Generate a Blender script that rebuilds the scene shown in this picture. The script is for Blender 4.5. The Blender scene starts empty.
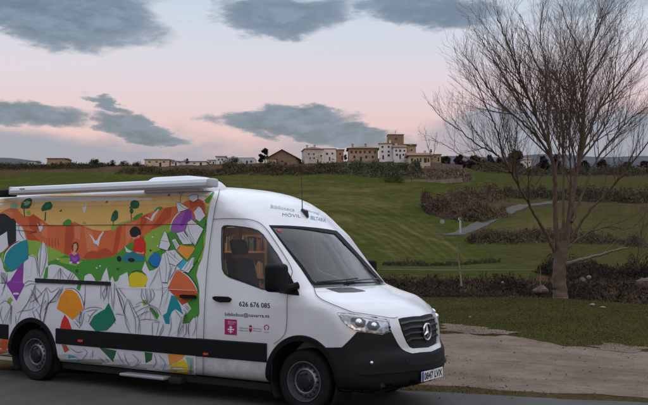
import bpy, math, random
import numpy as np
from mathutils import Vector
from mathutils.geometry import delaunay_2d_cdt
random.seed(4); rng=np.random.default_rng(4)
S=bpy.context.scene; COL=S.collection
# ------------------------------------------------------------------ camera
TH=math.radians(32.979); F=939.85; CX,CY,CH=10.0674,-9.40365,1.87172; PITCH=math.atan((240.053-202.5)/F)
ct,st=math.cos(TH),math.sin(TH)
O=np.array([CX,CY,CH]); FW=np.array([-st*math.cos(PITCH),ct*math.cos(PITCH),math.sin(PITCH)])
RT=np.array([ct,st,0.]); UP=np.cross(RT,FW); DH=np.array([-st,ct,0.])
cd=bpy.data.cameras.new('camera'); cam=bpy.data.objects.new('camera',cd); COL.objects.link(cam); S.camera=cam
cam.location=O; cam.rotation_euler=Vector(FW).to_track_quat('-Z','Y').to_euler()
cd.sensor_width=36; cd.lens=36*F/648; cd.clip_start=.1; cd.clip_end=30000
# ------------------------------------------------------------------ world
w=bpy.data.worlds.new('World'); S.world=w; w.use_nodes=True
NT=w.node_tree; NT.nodes.clear()
class G:
    """tiny node helper"""
    def __init__(s,nt): s.nt=nt
    def n(s,t,**k):
        nd=s.nt.nodes.new(t)
        for a,b in k.items(): setattr(nd,a,b)
        return nd
    def l(s,a,b): s.nt.links.new(a,b)
    def put(s,sock,v):
        if hasattr(v,'is_output') or isinstance(v,bpy.types.NodeSocket): s.l(v,sock)
        else: sock.default_value=v
    def m(s,op,a,b=0.,c=0.,clamp=False):
        nd=s.n('ShaderNodeMath',operation=op,use_clamp=clamp)
        s.put(nd.inputs[0],a); s.put(nd.inputs[1],b); s.put(nd.inputs[2],c); return nd.outputs[0]
    def mr(s,v,a,b,c=0.,d=1.,smooth=True):
        nd=s.n('ShaderNodeMapRange'); nd.interpolation_type='SMOOTHSTEP' if smooth else 'LINEAR'
        s.put(nd.inputs[0],v)
        for i,q in enumerate((a,b,c,d)): s.put(nd.inputs[i+1],q)
        return nd.outputs[0]
    def mix(s,f,a,b,mode='MIX'):
        nd=s.n('ShaderNodeMix',data_type='RGBA',blend_type=mode)
        s.put(nd.inputs[0],f)
        for i,q in ((6,a),(7,b)):
            if isinstance(q,(tuple,list)): q=tuple(q)+(1,) if len(q)==3 else q
            s.put(nd.inputs[i],q)
        return nd.outputs[2]
    def noise(s,vec,scale,detail=4,rough=.55,dist=0.):
        nd=s.n('ShaderNodeTexNoise'); s.l(vec,nd.inputs['Vector']) if vec is not None else None
        nd.inputs['Scale'].default_value=scale; nd.inputs['Detail'].default_value=detail
        nd.inputs['Roughness'].default_value=rough; nd.inputs['Distortion'].default_value=dist
        return nd.outputs[0],nd.outputs[1]
g=G(NT)
tc=g.n('ShaderNodeTexCoord')
rot=g.n('ShaderNodeVectorRotate',rotation_type='Z_AXIS'); g.l(tc.outputs['Generated'],rot.inputs['Vector'])
rot.inputs['Angle'].default_value=-TH
sx=g.n('ShaderNodeSeparateXYZ'); g.l(rot.outputs[0],sx.inputs[0])
az=g.m('ARCTAN2',sx.outputs[0],sx.outputs[1]); el=g.m('ARCSINE',sx.outputs[2])
# warped sky coordinates (direction on the sky dome, stretched along the horizon as stratus is)
cv=g.n('ShaderNodeCombineXYZ'); g.l(az,cv.inputs[0]); g.l(g.m('MULTIPLY',el,2.6),cv.inputs[1])
nf,nc=g.noise(cv.outputs[0],11,7,.62); nf2,nc2=g.noise(cv.outputs[0],30,6,.65)
sc=g.n('ShaderNodeSeparateColor'); g.l(nc,sc.inputs[0])
wa=g.m('ADD',az,g.m('MULTIPLY',g.m('SUBTRACT',sc.outputs[0],.5),.13))
we=g.m('ADD',el,g.m('MULTIPLY',g.m('SUBTRACT',sc.outputs[1],.5),.050))
# (photo centre x,y, half sizes, tilt deg, strength)
CL=[(65,16,98,30,3,1.0),(20,8,90,24,0,1.),(120,30,40,14,14,.75),(282,14,80,20,-2,.9),(300,22,52,13,0,.6),(430,10,78,17,3,.9),(470,22,60,10,8,.5),(228,0,40,10,0,.6),(610,2,80,14,0,.6),
    (22,113,60,14,5,1.0),(104,104,34,7,24,.85),(140,128,52,11,9,1.05),(285,120,68,12,2,1.05),(330,132,66,10,8,.95),(250,118,36,8,-4,.6),(390,140,34,9,0,.6)]
tot=None
for (x,y,rx,ry,tl,s_) in CL:
    a0=math.atan((x-324)/F); e0=math.atan((240-y)/F*math.cos(a0)); ra=rx/F; re=ry/F*1.05; t=math.radians(tl)
    dx=g.m('SUBTRACT',wa,a0); dy=g.m('SUBTRACT',we,e0)
    u=g.m('DIVIDE',g.m('SUBTRACT',g.m('MULTIPLY',dx,math.cos(t)),g.m('MULTIPLY',dy,math.sin(t))),ra)
    v=g.m('DIVIDE',g.m('ADD',g.m('MULTIPLY',dx,math.sin(t)),g.m('MULTIPLY',dy,math.cos(t))),re)
    d=g.m('ADD',g.m('MULTIPLY',u,u),g.m('MULTIPLY',v,v))
    q=g.m('MULTIPLY',g.mr(d,1.9,.10),s_)
    tot=q if tot is None else g.m('MAXIMUM',tot,q)
tot=g.mr(g.m('ADD',tot,g.m('ADD',g.m('MULTIPLY',g.m('SUBTRACT',nf2,.5),.75),g.m('MULTIPLY',g.m('SUBTRACT',nf,.5),.7))),.12,.95)
# low grey-lavender stratus along the horizon, uneven top
nb,_=g.noise(cv.outputs[0],7,4,.55)
top=g.m('ADD',.104,g.m('MULTIPLY',g.m('SUBTRACT',nb,.5),.09))
bandL=g.m('ADD',g.mr(az,.10,.20),g.mr(az,-.08,-.17))
band=g.mr(g.m('SUBTRACT',el,g.m('ADD',top,g.m('MULTIPLY',g.mr(az,.05,.2),.034))),.016,-.012)
band=g.m('MULTIPLY',band,g.m('ADD',g.m('MULTIPLY',bandL,.30),.70,clamp=True))
# elsewhere on the dome: loose cloud
ng,_=g.noise(tc.outputs['Generated'],2.6,6,.6)
outside=g.m('MAXIMUM',g.mr(el,.27,.45),g.mr(g.m('ABSOLUTE',az),.36,.6))
gen=g.m('MULTIPLY',g.m('MULTIPLY',g.mr(ng,.50,.66),outside),.8)
ramp=g.n('ShaderNodeValToRGB'); g.l(g.m('MULTIPLY',el,2.),ramp.inputs[0])
R=ramp.color_ramp; R.elements[0].position=0; R.elements[0].color=(.68,.39,.40,1)
R.elements[1].position=1; R.elements[1].color=(1.08,1.16,1.34,1)
for p,c in ((.15,(.72,.42,.43,1)),(.25,(.70,.49,.53,1)),(.35,(.66,.58,.66,1)),(.45,(.55,.60,.71,1)),(.54,(.45,.57,.69,1)),(.72,(.72,.80,.95,1))):
    e=R.elements.new(p); e.color=c
col=g.mix(band,ramp.outputs[0],(.27,.29,.40))
cc=g.mix(g.mr(g.m('ADD',g.m('MULTIPLY',nf,.55),g.m('MULTIPLY',nf2,.5)),.36,.68),(.070,.108,.185),(.19,.24,.35))
thick=g.mr(tot,.15,.8)
rim=g.mix(g.mr(tot,.02,.3),(.80,.60,.62),(.40,.41,.50)); cedge=g.mix(thick,rim,cc)
col=g.mix(tot,col,cedge)
col=g.mix(gen,col,(.50,.56,.68))
bk=g.m('MULTIPLY',g.mr(g.m('ABSOLUTE',az),.9,1.9),g.mr(el,.9,.1)); col=g.mix(g.m('MULTIPLY',bk,.72),col,(.10,.14,.20))
gd=g.mr(el,-.01,-.06); col=g.mix(gd,col,(.05,.05,.04))
bg=g.n('ShaderNodeBackground'); g.l(col,bg.inputs[0]); bg.inputs[1].default_value=.93
sky=g.n('ShaderNodeTexSky'); sky.sky_type='NISHITA'; sky.sun_disc=False
SUN_EL=math.radians(7); SUN_AZ=TH+math.radians(205)
sky.sun_elevation=math.radians(2); sky.sun_rotation=-SUN_AZ
bg2=g.n('ShaderNodeBackground'); g.l(sky.outputs[0],bg2.inputs[0]); bg2.inputs[1].default_value=.05
ad=g.n('ShaderNodeAddShader'); g.l(bg.outputs[0],ad.inputs[0]); g.l(bg2.outputs[0],ad.inputs[1])
wo=g.n('ShaderNodeOutputWorld'); g.l(ad.outputs[0],wo.inputs[0])
# ------------------------------------------------------------------ sun (dusk: weak, very soft, from behind the camera)
sd=bpy.data.lights.new('sun','SUN'); sun=bpy.data.objects.new('sun',sd); COL.objects.link(sun)
sd.energy=.16; sd.angle=math.radians(25); sd.color=(1,.86,.80)
sdir=np.array([math.cos(SUN_EL)*-math.sin(SUN_AZ),math.cos(SUN_EL)*math.cos(SUN_AZ),math.sin(SUN_EL)+.25])
sun.rotation_euler=Vector(-sdir).to_track_quat('-Z','Y').to_euler()
V=S.view_settings; V.view_transform='Standard'; V.look='None'; V.exposure=.10; V.gamma=1; V.use_curve_mapping=False
S.cycles.max_bounces=6; S.cycles.diffuse_bounces=3; S.cycles.transparent_max_bounces=12
# ------------------------------------------------------------------ helpers
def tag(o,label=None,cat=None,group=None,kind=None):
    for k,v_ in (('label',label),('category',cat),('group',group),('kind',kind)):
        if v_: o[k]=v_
    return o
def empty(name,loc=(0,0,0),rz=0,label=None,cat=None,group=None):
    o=bpy.data.objects.new(name,None); COL.objects.link(o); o.location=loc; o.rotation_euler=(0,0,rz); o.empty_display_size=.3
    return tag(o,label,cat,group)
def mesh(name,vs,fs,mats=None,parent=None,mi=None,smooth=False,cols=None,sharp=None):
    me=bpy.data.meshes.new(name); me.from_pydata([tuple(map(float,v_)) for v_ in vs] if not isinstance(vs,np.ndarray) else vs.tolist(),[],fs if isinstance(fs,list) else fs.tolist())
    if mats is not None:
        for m_ in (mats if isinstance(mats,(list,tuple)) else [mats]): me.materials.append(m_)
    if mi is not None: me.polygons.foreach_set('material_index',np.asarray(mi,dtype=np.int32))
    if smooth: me.polygons.foreach_set('use_smooth',np.ones(len(me.polygons),dtype=bool))
    if cols is not None:
        ca=me.color_attributes.new('tint','FLOAT_COLOR','POINT'); c4=np.ones((len(vs),4)); c4[:,:3]=cols
        ca.data.foreach_set('color',c4.ravel())
    me.update()
    if sharp is not None and smooth: me.set_sharp_from_angle(angle=math.radians(sharp))
    o=bpy.data.objects.new(name,me); COL.objects.link(o)
    if parent: o.parent=parent
    return o
class MB:
    def __init__(s): s.v=[];s.f=[]
    def add(s,vs,fs):
        b=len(s.v); s.v+= [tuple(q) for q in vs]; s.f+=[tuple(i+b for i in q) for q in fs]; return s
    def box(s,x0,x1,y0,y1,z0,z1):
        return s.add([(x0,y0,z0),(x1,y0,z0),(x1,y1,z0),(x0,y1,z0),(x0,y0,z1),(x1,y0,z1),(x1,y1,z1),(x0,y1,z1)],
            [(0,3,2,1),(4,5,6,7),(0,1,5,4),(1,2,6,5),(2,3,7,6),(3,0,4,7)])
    def rbox(s,x0,x1,y0,y1,z0,z1,r=.03,n=3):
        """box rounded (superellipse cross-sections), all edges softened"""
        c=np.array([(x0+x1)/2,(y0+y1)/2,(z0+z1)/2]); h=np.array([(x1-x0)/2,(y1-y0)/2,(z1-z0)/2]); r=min(r,*(h*.98))
        k=n+1; ax=[]
        for a in range(3):
            t=[-h[a]]+[-h[a]+r*(1-math.cos(math.pi/2*i/n)) for i in range(1,n+1)]; t=t+[-q for q in t[::-1]]; ax.append(t)
        idx={}; vs=[];fs=[]
        def vt(p):
            key=tuple(round(q,6) for q in p)
            if key not in idx:
                q=np.array(p); inn=np.clip(q,-(h-r),h-r); d=q-inn; L=np.linalg.norm(d)
                q=inn+d/L*r if L>1e-9 else q
                idx[key]=len(vs); vs.append(tuple(c+q))
            return idx[key]
        for a in range(3):
            b,cc_=(a+1)%3,(a+2)%3
            for sgn in (-1,1):
                for i in range(len(ax[b])-1):
                    for j in range(len(ax[cc_])-1):
                        q=[]
                        for (ii,jj) in ((i,j),(i+1,j),(i+1,j+1),(i,j+1)):
                            p=[0,0,0]; p[a]=sgn*h[a]; p[b]=ax[b][ii]; p[cc_]=ax[cc_][jj]; q.append(vt(p))
                        if sgn<0: q=q[::-1]
                        if len(set(q))>2: fs.append(tuple(dict.fromkeys(q)))
        return s.add(vs,fs)
    def tube(s,pts,rad,n=6,cap=True):
        pts=np.array(pts,float); rad=np.broadcast_to(np.array(rad,float),(len(pts),))
        T=np.gradient(pts,axis=0); T/=np.linalg.norm(T,axis=1)[:,None]+1e-12
        a=np.array([0,0,1.]) if abs(T[0][2])<.9 else np.array([1.,0,0])
        u=np.cross(T[0],a); u/=np.linalg.norm(u); vs=[]
        for i in range(len(pts)):
            u=u-T[i]*(u@T[i]); u/=np.linalg.norm(u); w_=np.cross(T[i],u)
            for k in range(n):
                an=2*math.pi*k/n; vs.append(pts[i]+rad[i]*(math.cos(an)*u+math.sin(an)*w_))
        fs=[(i*n+k,i*n+(k+1)%n,(i+1)*n+(k+1)%n,(i+1)*n+k) for i in range(len(pts)-1) for k in range(n)]
        if cap: fs+=[tuple(range(n))[::-1],tuple((len(pts)-1)*n+k for k in range(n))]
        return s.add(vs,fs)
    def lathe(s,prof,c,axis='y',n=48,sgn=1):
        """prof: (radius, offset along axis)"""
        vs=[];m_=len(prof)
        for k in range(n):
            a=2*math.pi*k/n
            for r,o_ in prof:
                if axis=='y': vs.append((c[0]+r*math.cos(a),c[1]+sgn*o_,c[2]+r*math.sin(a)))
                elif axis=='x': vs.append((c[0]+sgn*o_,c[1]+r*math.cos(a),c[2]+r*math.sin(a)))
                else: vs.append((c[0]+r*math.cos(a),c[1]+r*math.sin(a),c[2]+sgn*o_))
        fs=[(k*m_+j,k*m_+j+1,((k+1)%n)*m_+j+1,((k+1)%n)*m_+j) for k in range(n) for j in range(m_-1)]
        return s.add(vs,fs)
    def ell(s,c,r,n=10,m_=6):
        vs=[];
        for j in range(m_+1):
            p=math.pi*j/m_
            for k in range(n):
                a=2*math.pi*k/n; vs.append((c[0]+r[0]*math.sin(p)*math.cos(a),c[1]+r[1]*math.sin(p)*math.sin(a),c[2]+r[2]*math.cos(p)))
        return s.add(vs,[(j*n+k,(j+1)*n+k,(j+1)*n+(k+1)%n,j*n+(k+1)%n) for j in range(m_) for k in range(n)])
    def build(s,name,m_,parent=None,smooth=False,sharp=35):
        return mesh(name,s.v,s.f,m_,parent,smooth=smooth,sharp=sharp)
def mat(name,color,rough=.5,metal=0,coat=0,var=0,scale=8,bump=0,bscale=60,emit=None,es=1,tint=False,spec=None,dirt_shade=0):
    m_=bpy.data.materials.new(name); m_.use_nodes=True; nt=m_.node_tree; b=nt.nodes['Principled BSDF']; h=G(nt)
    b.inputs['Roughness'].default_value=rough; b.inputs['Metallic'].default_value=metal; b.inputs['Coat Weight'].default_value=coat
    b.inputs['Coat Roughness'].default_value=.06
    if spec is not None: b.inputs['Specular IOR Level'].default_value=spec
    c=tuple(color)+(1,); tcx=h.n('ShaderNodeTexCoord').outputs['Object']; out=None
    if tint:
        at=h.n('ShaderNodeAttribute',attribute_name='tint'); out=at.outputs['Color']
    if var:
        f,_=h.noise(tcx,scale,5,.6); k=h.mr(f,.3,.7,1-var,1+var,False)
        mm=h.n('ShaderNodeVectorMath',operation='SCALE'); h.put(mm.inputs[0],out if out is not None else c[:3]); h.l(k,mm.inputs[3]); out=mm.outputs[0]
    if dirt_shade:
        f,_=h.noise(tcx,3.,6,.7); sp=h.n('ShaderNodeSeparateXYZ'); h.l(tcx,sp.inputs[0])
        k=h.m('MULTIPLY',h.mr(sp.outputs[2],1.25,.3),h.mr(f,.15,.6)); k=h.m('MULTIPLY',k,dirt_shade)  # dirt streaks plus painted shade: colour darkens towards the sill
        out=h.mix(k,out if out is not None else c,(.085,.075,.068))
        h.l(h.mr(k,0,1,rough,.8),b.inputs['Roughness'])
    if out is not None: h.l(out,b.inputs['Base Color'])
    else: b.inputs['Base Color'].default_value=c
    if bump:
        f,_=h.noise(tcx,bscale,4,.6); bn=h.n('ShaderNodeBump'); bn.inputs['Strength'].default_value=bump; bn.inputs['Distance'].default_value=.02
        h.l(f,bn.inputs['Height']); h.l(bn.outputs[0],b.inputs['Normal'])
    if emit: b.inputs['Emission Color'].default_value=tuple(emit)+(1,); b.inputs['Emission Strength'].default_value=es
    return m_
def pdir(px,py): return FW+RT*(px-324)/F-UP*(py-202.5)/F
def at(px,py,b):
    """world point seen at photo pixel px,py whose ground distance ahead is b metres"""
    d=pdir(px,py); return O+d*(b/(d@DH))
# =================================================================== TERRAIN
PXC=np.array([-900,-250,0,110,216,340,400,450,500,540,600,648,900,1600],float)
def prof(px):
    near=[(0,0.),(22,0.),(32,0.)]
    d={}
    Y=lambda b,y:1.87+(240.-y)*b/F
    common=[(60,-2.2),(92,Y(92,270.5)),(100,Y(100,268))]
    T={-900:[(150,3),(230,7),(300,14),(360,22),(420,22),(600,15)],
       -250:[(150,2),(230,9),(300,19),(360,27),(420,28),(600,20)],
       0:[(150,Y(150,240)),(230,Y(230,205)),(300,Y(300,176)),(360,Y(360,165.5)),(420,Y(420,165.5)),(600,30)],
       110:[(150,Y(150,240)),(230,Y(230,205)),(300,Y(300,173.5)),(360,Y(360,165)),(420,Y(420,165)),(600,32)],
       216:[(150,Y(150,240)),(230,Y(230,205)),(300,Y(300,177)),(360,Y(360,164)),(420,Y(420,163.5)),(600,32)],
       340:[(150,Y(150,240)),(230,Y(230,207)),(300,Y(300,179)),(345,Y(345,163)),(400,Y(400,161)),(600,33)],
       400:[(150,Y(150,241)),(230,Y(230,209)),(300,Y(300,183)),(340,Y(340,163)),(380,Y(380,157)),(600,34)],
       450:[(150,Y(150,245)),(200,Y(200,222)),(250,Y(250,203)),(320,Y(320,180)),(360,Y(360,168)),(420,Y(420,163)),(700,42)],
       500:[(140,Y(140,246)),(170,Y(170,229)),(210,Y(210,215)),(300,Y(300,186)),(380,Y(380,172)),(460,Y(460,166)),(700,46)],
       540:[(140,Y(140,246)),(170,Y(170,230)),(230,Y(230,208)),(300,Y(300,190)),(400,Y(400,175)),(480,Y(480,167)),(700,48)],
       600:[(140,Y(140,249)),(170,Y(170,236)),(230,Y(230,212)),(300,Y(300,194)),(400,Y(400,178)),(500,Y(500,168)),(700,50)],
       648:[(140,Y(140,252)),(170,Y(170,241)),(230,Y(230,215)),(300,Y(300,196)),(400,Y(400,180)),(500,Y(500,169)),(700,51)],
       900:[(150,2),(230,8),(300,17),(400,27),(500,37),(700,48)],
       1600:[(150,2),(230,7),(300,14),(400,22),(500,30),(700,40)]}
    return near+[(40,-1.3)]+common+T[int(px)]+[(1200,20),(2500,-20),(9000,-60)]
BB=np.concatenate([np.linspace(-60,0,7),np.linspace(1,22,34)[0:],np.linspace(22.5,45,34),np.linspace(46,110,60),np.geomspace(112,620,190),np.geomspace(650,9000,26)])
PT=np.array([np.interp(np.maximum(BB,0),[q[0] for q in prof(p)],[q[1] for q in prof(p)]) for p in PXC])
# smooth profiles along distance
for _ in range(3):
    PT[:,46:-3]=(PT[:,45:-4]+2*PT[:,46:-3]+PT[:,47:-2])/4
def grass_edge(a,b):
    """signed distance-ish beyond the near meadow's far edge, in the horizontal frame right/ahead of the lay-by"""
    e=33.+0*a; e=np.where(a>6.2,33-(a-6.2)*1.9,e); return b-np.maximum(e,19)
def smooth01(x): x=np.clip(x,0,1); return x*x*(3-2*x)
def vnoise(x,y,seed=0):
    xi=np.floor(x).astype(int); yi=np.floor(y).astype(int); fx=smooth01(x-xi); fy=smooth01(y-yi)
    def hsh(i,j):
        n_=(i*374761393+j*668265263+seed*974634777)&0x7fffffff; n_=((n_^(n_>>13))*1274126177)&0x7fffffff
        return (n_%10007)/10007.
    return (hsh(xi,yi)*(1-fx)+hsh(xi+1,yi)*fx)*(1-fy)+(hsh(xi,yi+1)*(1-fx)+hsh(xi+1,yi+1)*fx)*fy
def fbm(x,y,seed=0,o=4): return sum(vnoise(x*2**k,y*2**k,seed+k)*.5**k for k in range(o))/sum(.5**k for k in range(o))
def tz(a,b):
    a=np.asarray(a,float); b=np.asarray(b,float); px=324+F*a/np.maximum(b,14.); px=np.clip(px,-900,1600)
    i=np.clip(np.searchsorted(PXC,px)-1,0,len(PXC)-2); t=smooth01((px-PXC[i])/(PXC[i+1]-PXC[i]))
    bi=np.clip(np.searchsorted(BB,b)-1,0,len(BB)-2); tb=np.clip((b-BB[bi])/(BB[bi+1]-BB[bi]),0,1)
    z=(PT[i,bi]*(1-tb)+PT[i,bi+1]*tb)*(1-t)+(PT[i+1,bi]*(1-tb)+PT[i+1,bi+1]*tb)*t
    ge=grass_edge(a,b); z=z-smooth01(ge/7.)*1.0*(1-smooth01((b-42)/30))
    amp=smooth01((b-16)/20)
    z=z+amp*(fbm(a*.25,b*.25,3)-.5)*.22*np.clip(b/60,.35,4)
    return z
def W3(a,b,dz=0.,z=None):
    zz=tz(a,b)+dz if z is None else z
    a=np.asarray(a,float)
    P=O[None]*1.+RT[None]*np.atleast_1d(a)[:,None]+DH[None]*np.atleast_1d(b)[:,None]; P[:,2]=np.atleast_1d(zz); return P
def ab(P): q=np.asarray(P)-O; return q@RT,q@DH
def seg_d(px,py,L):
    d=np.full(px.shape,1e9)
    for (x0,y0),(x1,y1) in zip(L[:-1],L[1:]):
        vx,vy=x1-x0,y1-y0; t=np.clip(((px-x0)*vx+(py-y0)*vy)/(vx*vx+vy*vy),0,1)
        d=np.minimum(d,np.hypot(px-x0-t*vx,py-y0-t*vy))
    return d
def build_ground():
    cx=np.concatenate([np.linspace(-900,-60,26),np.linspace(-45,690,370),np.linspace(705,1600,30)])
    A=[];Bm=[]
    for b in BB:
        bb=max(b,14.); A.append((cx-324)/F*bb*(1 if b>0 else 1)); Bm.append(np.full(len(cx),b))
    A=np.array(A)
    # widen the rows near and behind the camera so that the sheet surrounds it
    for i,b in enumerate(BB):
        if b<60: A[i]*=1+ (60-b)/60*0.0
    A[:, :26]-= (np.linspace(60,0,26)**1)[None]; A[:, -30:]+=np.linspace(0,60,30)[None]
    Bm=np.array(Bm); Z=tz(A,Bm)
    nb,na=A.shape; a=A.ravel(); b=Bm.ravel(); z=Z.ravel()
    P=W3(a,b,z=z)
    px=324+F*a/np.maximum(b,1); py=240-(z-1.87)*F/np.maximum(b,1)
    n1=fbm(a*.05,b*.05,11); n2=fbm(a*.3,b*.3,21); n3=fbm(a*.9,b*.12,31)
    green=np.array([.041,.051,.012]); green2=np.array([.070,.076,.020]); tan=np.array([.17,.122,.055]); brown=np.array([.095,.068,.045]); dkgr=np.array([.030,.038,.014])
    C=green[None]*(1-n1[:,None])+green2[None]*n1[:,None]
    far=(b>96)
    fld=far&(b<330)
    # sowing lines in the field
    st_=np.zeros(len(a))
    for L,wd,s_ in (([(333,218),(345,218),(351,220)],3.,.8),([(349,233),(364,242)],1.2,.7),([(373,231),(393,237),(409,247)],1.3,.8),([(400,225),(409,231),(424,237),(444,242),(458,250)],1.2,.8),
        ([(375,247),(387,253),(400,258)],1.1,.55),([(330,226),(352,228),(380,240),(398,262)],1.4,.4),([(360,222),(390,231),(420,246),(440,262)],1.3,.35),([(310,200),(350,203),(400,205)],2.5,.4),([(262,197),(330,196),(372,199)],2.,.55),([(240,186),(300,188),(360,190),(400,187)],1.5,.4),([(330,190),(345,189),(372,192)],2.2,.45),([(300,210),(340,212),(420,217)],1.,-.6),([(405,181),(440,179),(480,177)],1.2,.9)):
        st_+=s_*np.exp(-(seg_d(px,py,L)/wd)**2)
    for k in range(9):
        o=k*8.5-20; st_+=(.35+.25*(k%2))*np.exp(-(seg_d(px,py,[(318+o,204-o*.12),(345+o,212-o*.12),(375+o,225-o*.1),(402+o,241-o*.08),(425+o,258)])/1.15)**2)
        st_+=.35*np.exp(-(seg_d(px,py,[(225,178+k*3.4),(300,180+k*3.1),(360,183.5+k*2.6),(420,183.5+k*2.0)])/.9)**2)*(n2>.35)
    st_+= .22*np.clip(np.sin((py*1.0+px*.07+6*n1)*1.1),0,1)*(n3>.42)
    st_=np.where(fld,np.clip(st_*(.40+.65*n2),-1,1),0)
    C=C*(1-np.clip(st_,0,1)[:,None]*.75)+tan*np.clip(st_,0,1)[:,None]*.75
    C=C*(1+np.clip(st_,-1,0)[:,None]*.45)
    # rough land: village slope, left hilltop, scrub between fields on the right, ravine
    sc_=np.zeros(len(a))
    sc_=np.maximum(sc_,smooth01((b-305)/14)*(px<470))
    sc_=np.maximum(sc_,smooth01((b-372)/25))
    sc_=np.maximum(sc_,smooth01(grass_edge(a,b)/1.5)*(b<84))
    sc_=np.maximum(sc_,np.exp(-(seg_d(px,py,[(440,200),(520,204),(600,203),(660,205)])/5)**2)*far)
    sc_=np.maximum(sc_,np.exp(-(seg_d(px,py,[(480,232),(520,236),(560,243)])/5)**2)*far)
    C=C*(1-sc_[:,None])+(brown[None]*np.array([1,.85,.8])*(.45+.75*n2[:,None])+dkgr*.15)*sc_[:,None]
    # dry slope inside the road bend
    dry=np.exp(-(((px-545)/38)**2+((py-226)/9)**2))*far; C=C*(1-.65*dry[:,None])+tan*.65*dry[:,None]
    dry=((px>540)&(py<246)&(py>212)&far)*.3*n1; C=C*(1-dry[:,None])+tan*dry[:,None]
    rf=far*smooth01((px-470)/50)*(.35+.3*n1); C=C*(1-rf[:,None])+np.array([.060,.050,.022])*rf[:,None]
    dn=(b<14.5); C=np.where(dn[:,None],.5*C+.5*np.array([.10,.075,.042]),C)
    nr=(b<40); C=np.where((nr&(sc_<.3))[:,None],C*np.array([1.05,.88,1.0])*(.85+.3*n2[:,None]),C)
    C=np.where(far[:,None],C*1.04,C); C=np.where((b>900)[:,None],np.array([.05,.055,.04])[None],C)
    I=np.arange(nb*na).reshape(nb,na)
    fs=np.stack([I[:-1,:-1],I[:-1,1:],I[1:,1:],I[1:,:-1]],-1).reshape(-1,4)
    m_=bpy.data.materials.new('meadow'); m_.use_nodes=True; nt=m_.node_tree; h=G(nt); bs=nt.nodes['Principled BSDF']
    at_=h.n('ShaderNodeAttribute',attribute_name='tint'); tcx=h.n('ShaderNodeTexCoord').outputs['Object']
    f1,_=h.noise(tcx,.6,6,.65); f2,_=h.noise(tcx,9,5,.7); f3,_=h.noise(tcx,45,3,.7)
    k=h.m('MULTIPLY',h.mr(f1,.3,.7,.72,1.28,False),h.m('MULTIPLY',h.mr(f2,.3,.7,.65,1.35,False),h.mr(f3,.3,.7,.7,1.3,False)))
    mm=h.n('ShaderNodeVectorMath',operation='SCALE'); h.l(at_.outputs['Color'],mm.inputs[0]); h.l(k,mm.inputs[3])
    c=h.mix(h.m('MULTIPLY',h.mr(f2,.56,.72),.5),mm.outputs[0],(.10,.082,.045))
    h.l(c,bs.inputs['Base Color']); bs.inputs['Roughness'].default_value=1; bs.inputs['Specular IOR Level'].default_value=0.
    bn=h.n('ShaderNodeBump'); bn.inputs['Distance'].default_value=.12; bn.inputs['Strength'].default_value=.7; h.l(f2,bn.inputs['Height']); h.l(bn.outputs[0],bs.inputs['Normal'])
    return tag(mesh('ground',P,fs,m_,smooth=True,cols=C),kind='structure')
build_ground()
def sheet_poly(name,pts_ab,m_,dz,res=1.,kind='structure'):
    """flat sheet laid on the terrain: outline in the right/ahead ground frame, interior gridded"""
    P=[Vector(p) for p in pts_ab]; n=len(P)
    xs=[p[0] for p in P]; ys=[p[1] for p in P]; vs=P[:]
    for x in np.arange(min(xs),max(xs),res):
        for y in np.arange(min(ys),max(ys),res):
            vs.append(Vector((x+.01,y+.013)))
    r=delaunay_2d_cdt(vs,[],[list(range(n))],1,1e-6)
    q=np.array([tuple(p) for p in r[0]]); W_=W3(q[:,0],q[:,1],dz); fs=[tuple(f) for f in r[2]]
    fs=[f if np.cross(W_[f[1]]-W_[f[0]],W_[f[2]]-W_[f[0]])[2]>0 else f[::-1] for f in fs]
    return tag(mesh(name,W_,fs,m_,smooth=True),kind=kind)
def wob(pts,amp,step,seed):
    r=np.random.default_rng(seed); out=[]
    for (x0,y0),(x1,y1) in zip(pts[:-1],pts[1:]):
        L=math.hypot(x1-x0,y1-y0); n=max(1,int(L/step))
        for i in range(n):
            t=i/n; out.append((x0+(x1-x0)*t,y0+(y1-y0)*t))
    out.append(pts[-1]); o=[]
    for i,(x,y) in enumerate(out):
        k=fbm(np.array([i*.23]),np.array([seed*1.]),seed,5)[0]-.5; j=r.uniform(-.12,.12)
        o.append((x+amp*j,y+amp*2.2*k+amp*j))
    return o
def gp(px,py):
    b=1.8717*F/(py-240.05); return ((px-324)/F*b, b)
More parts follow.
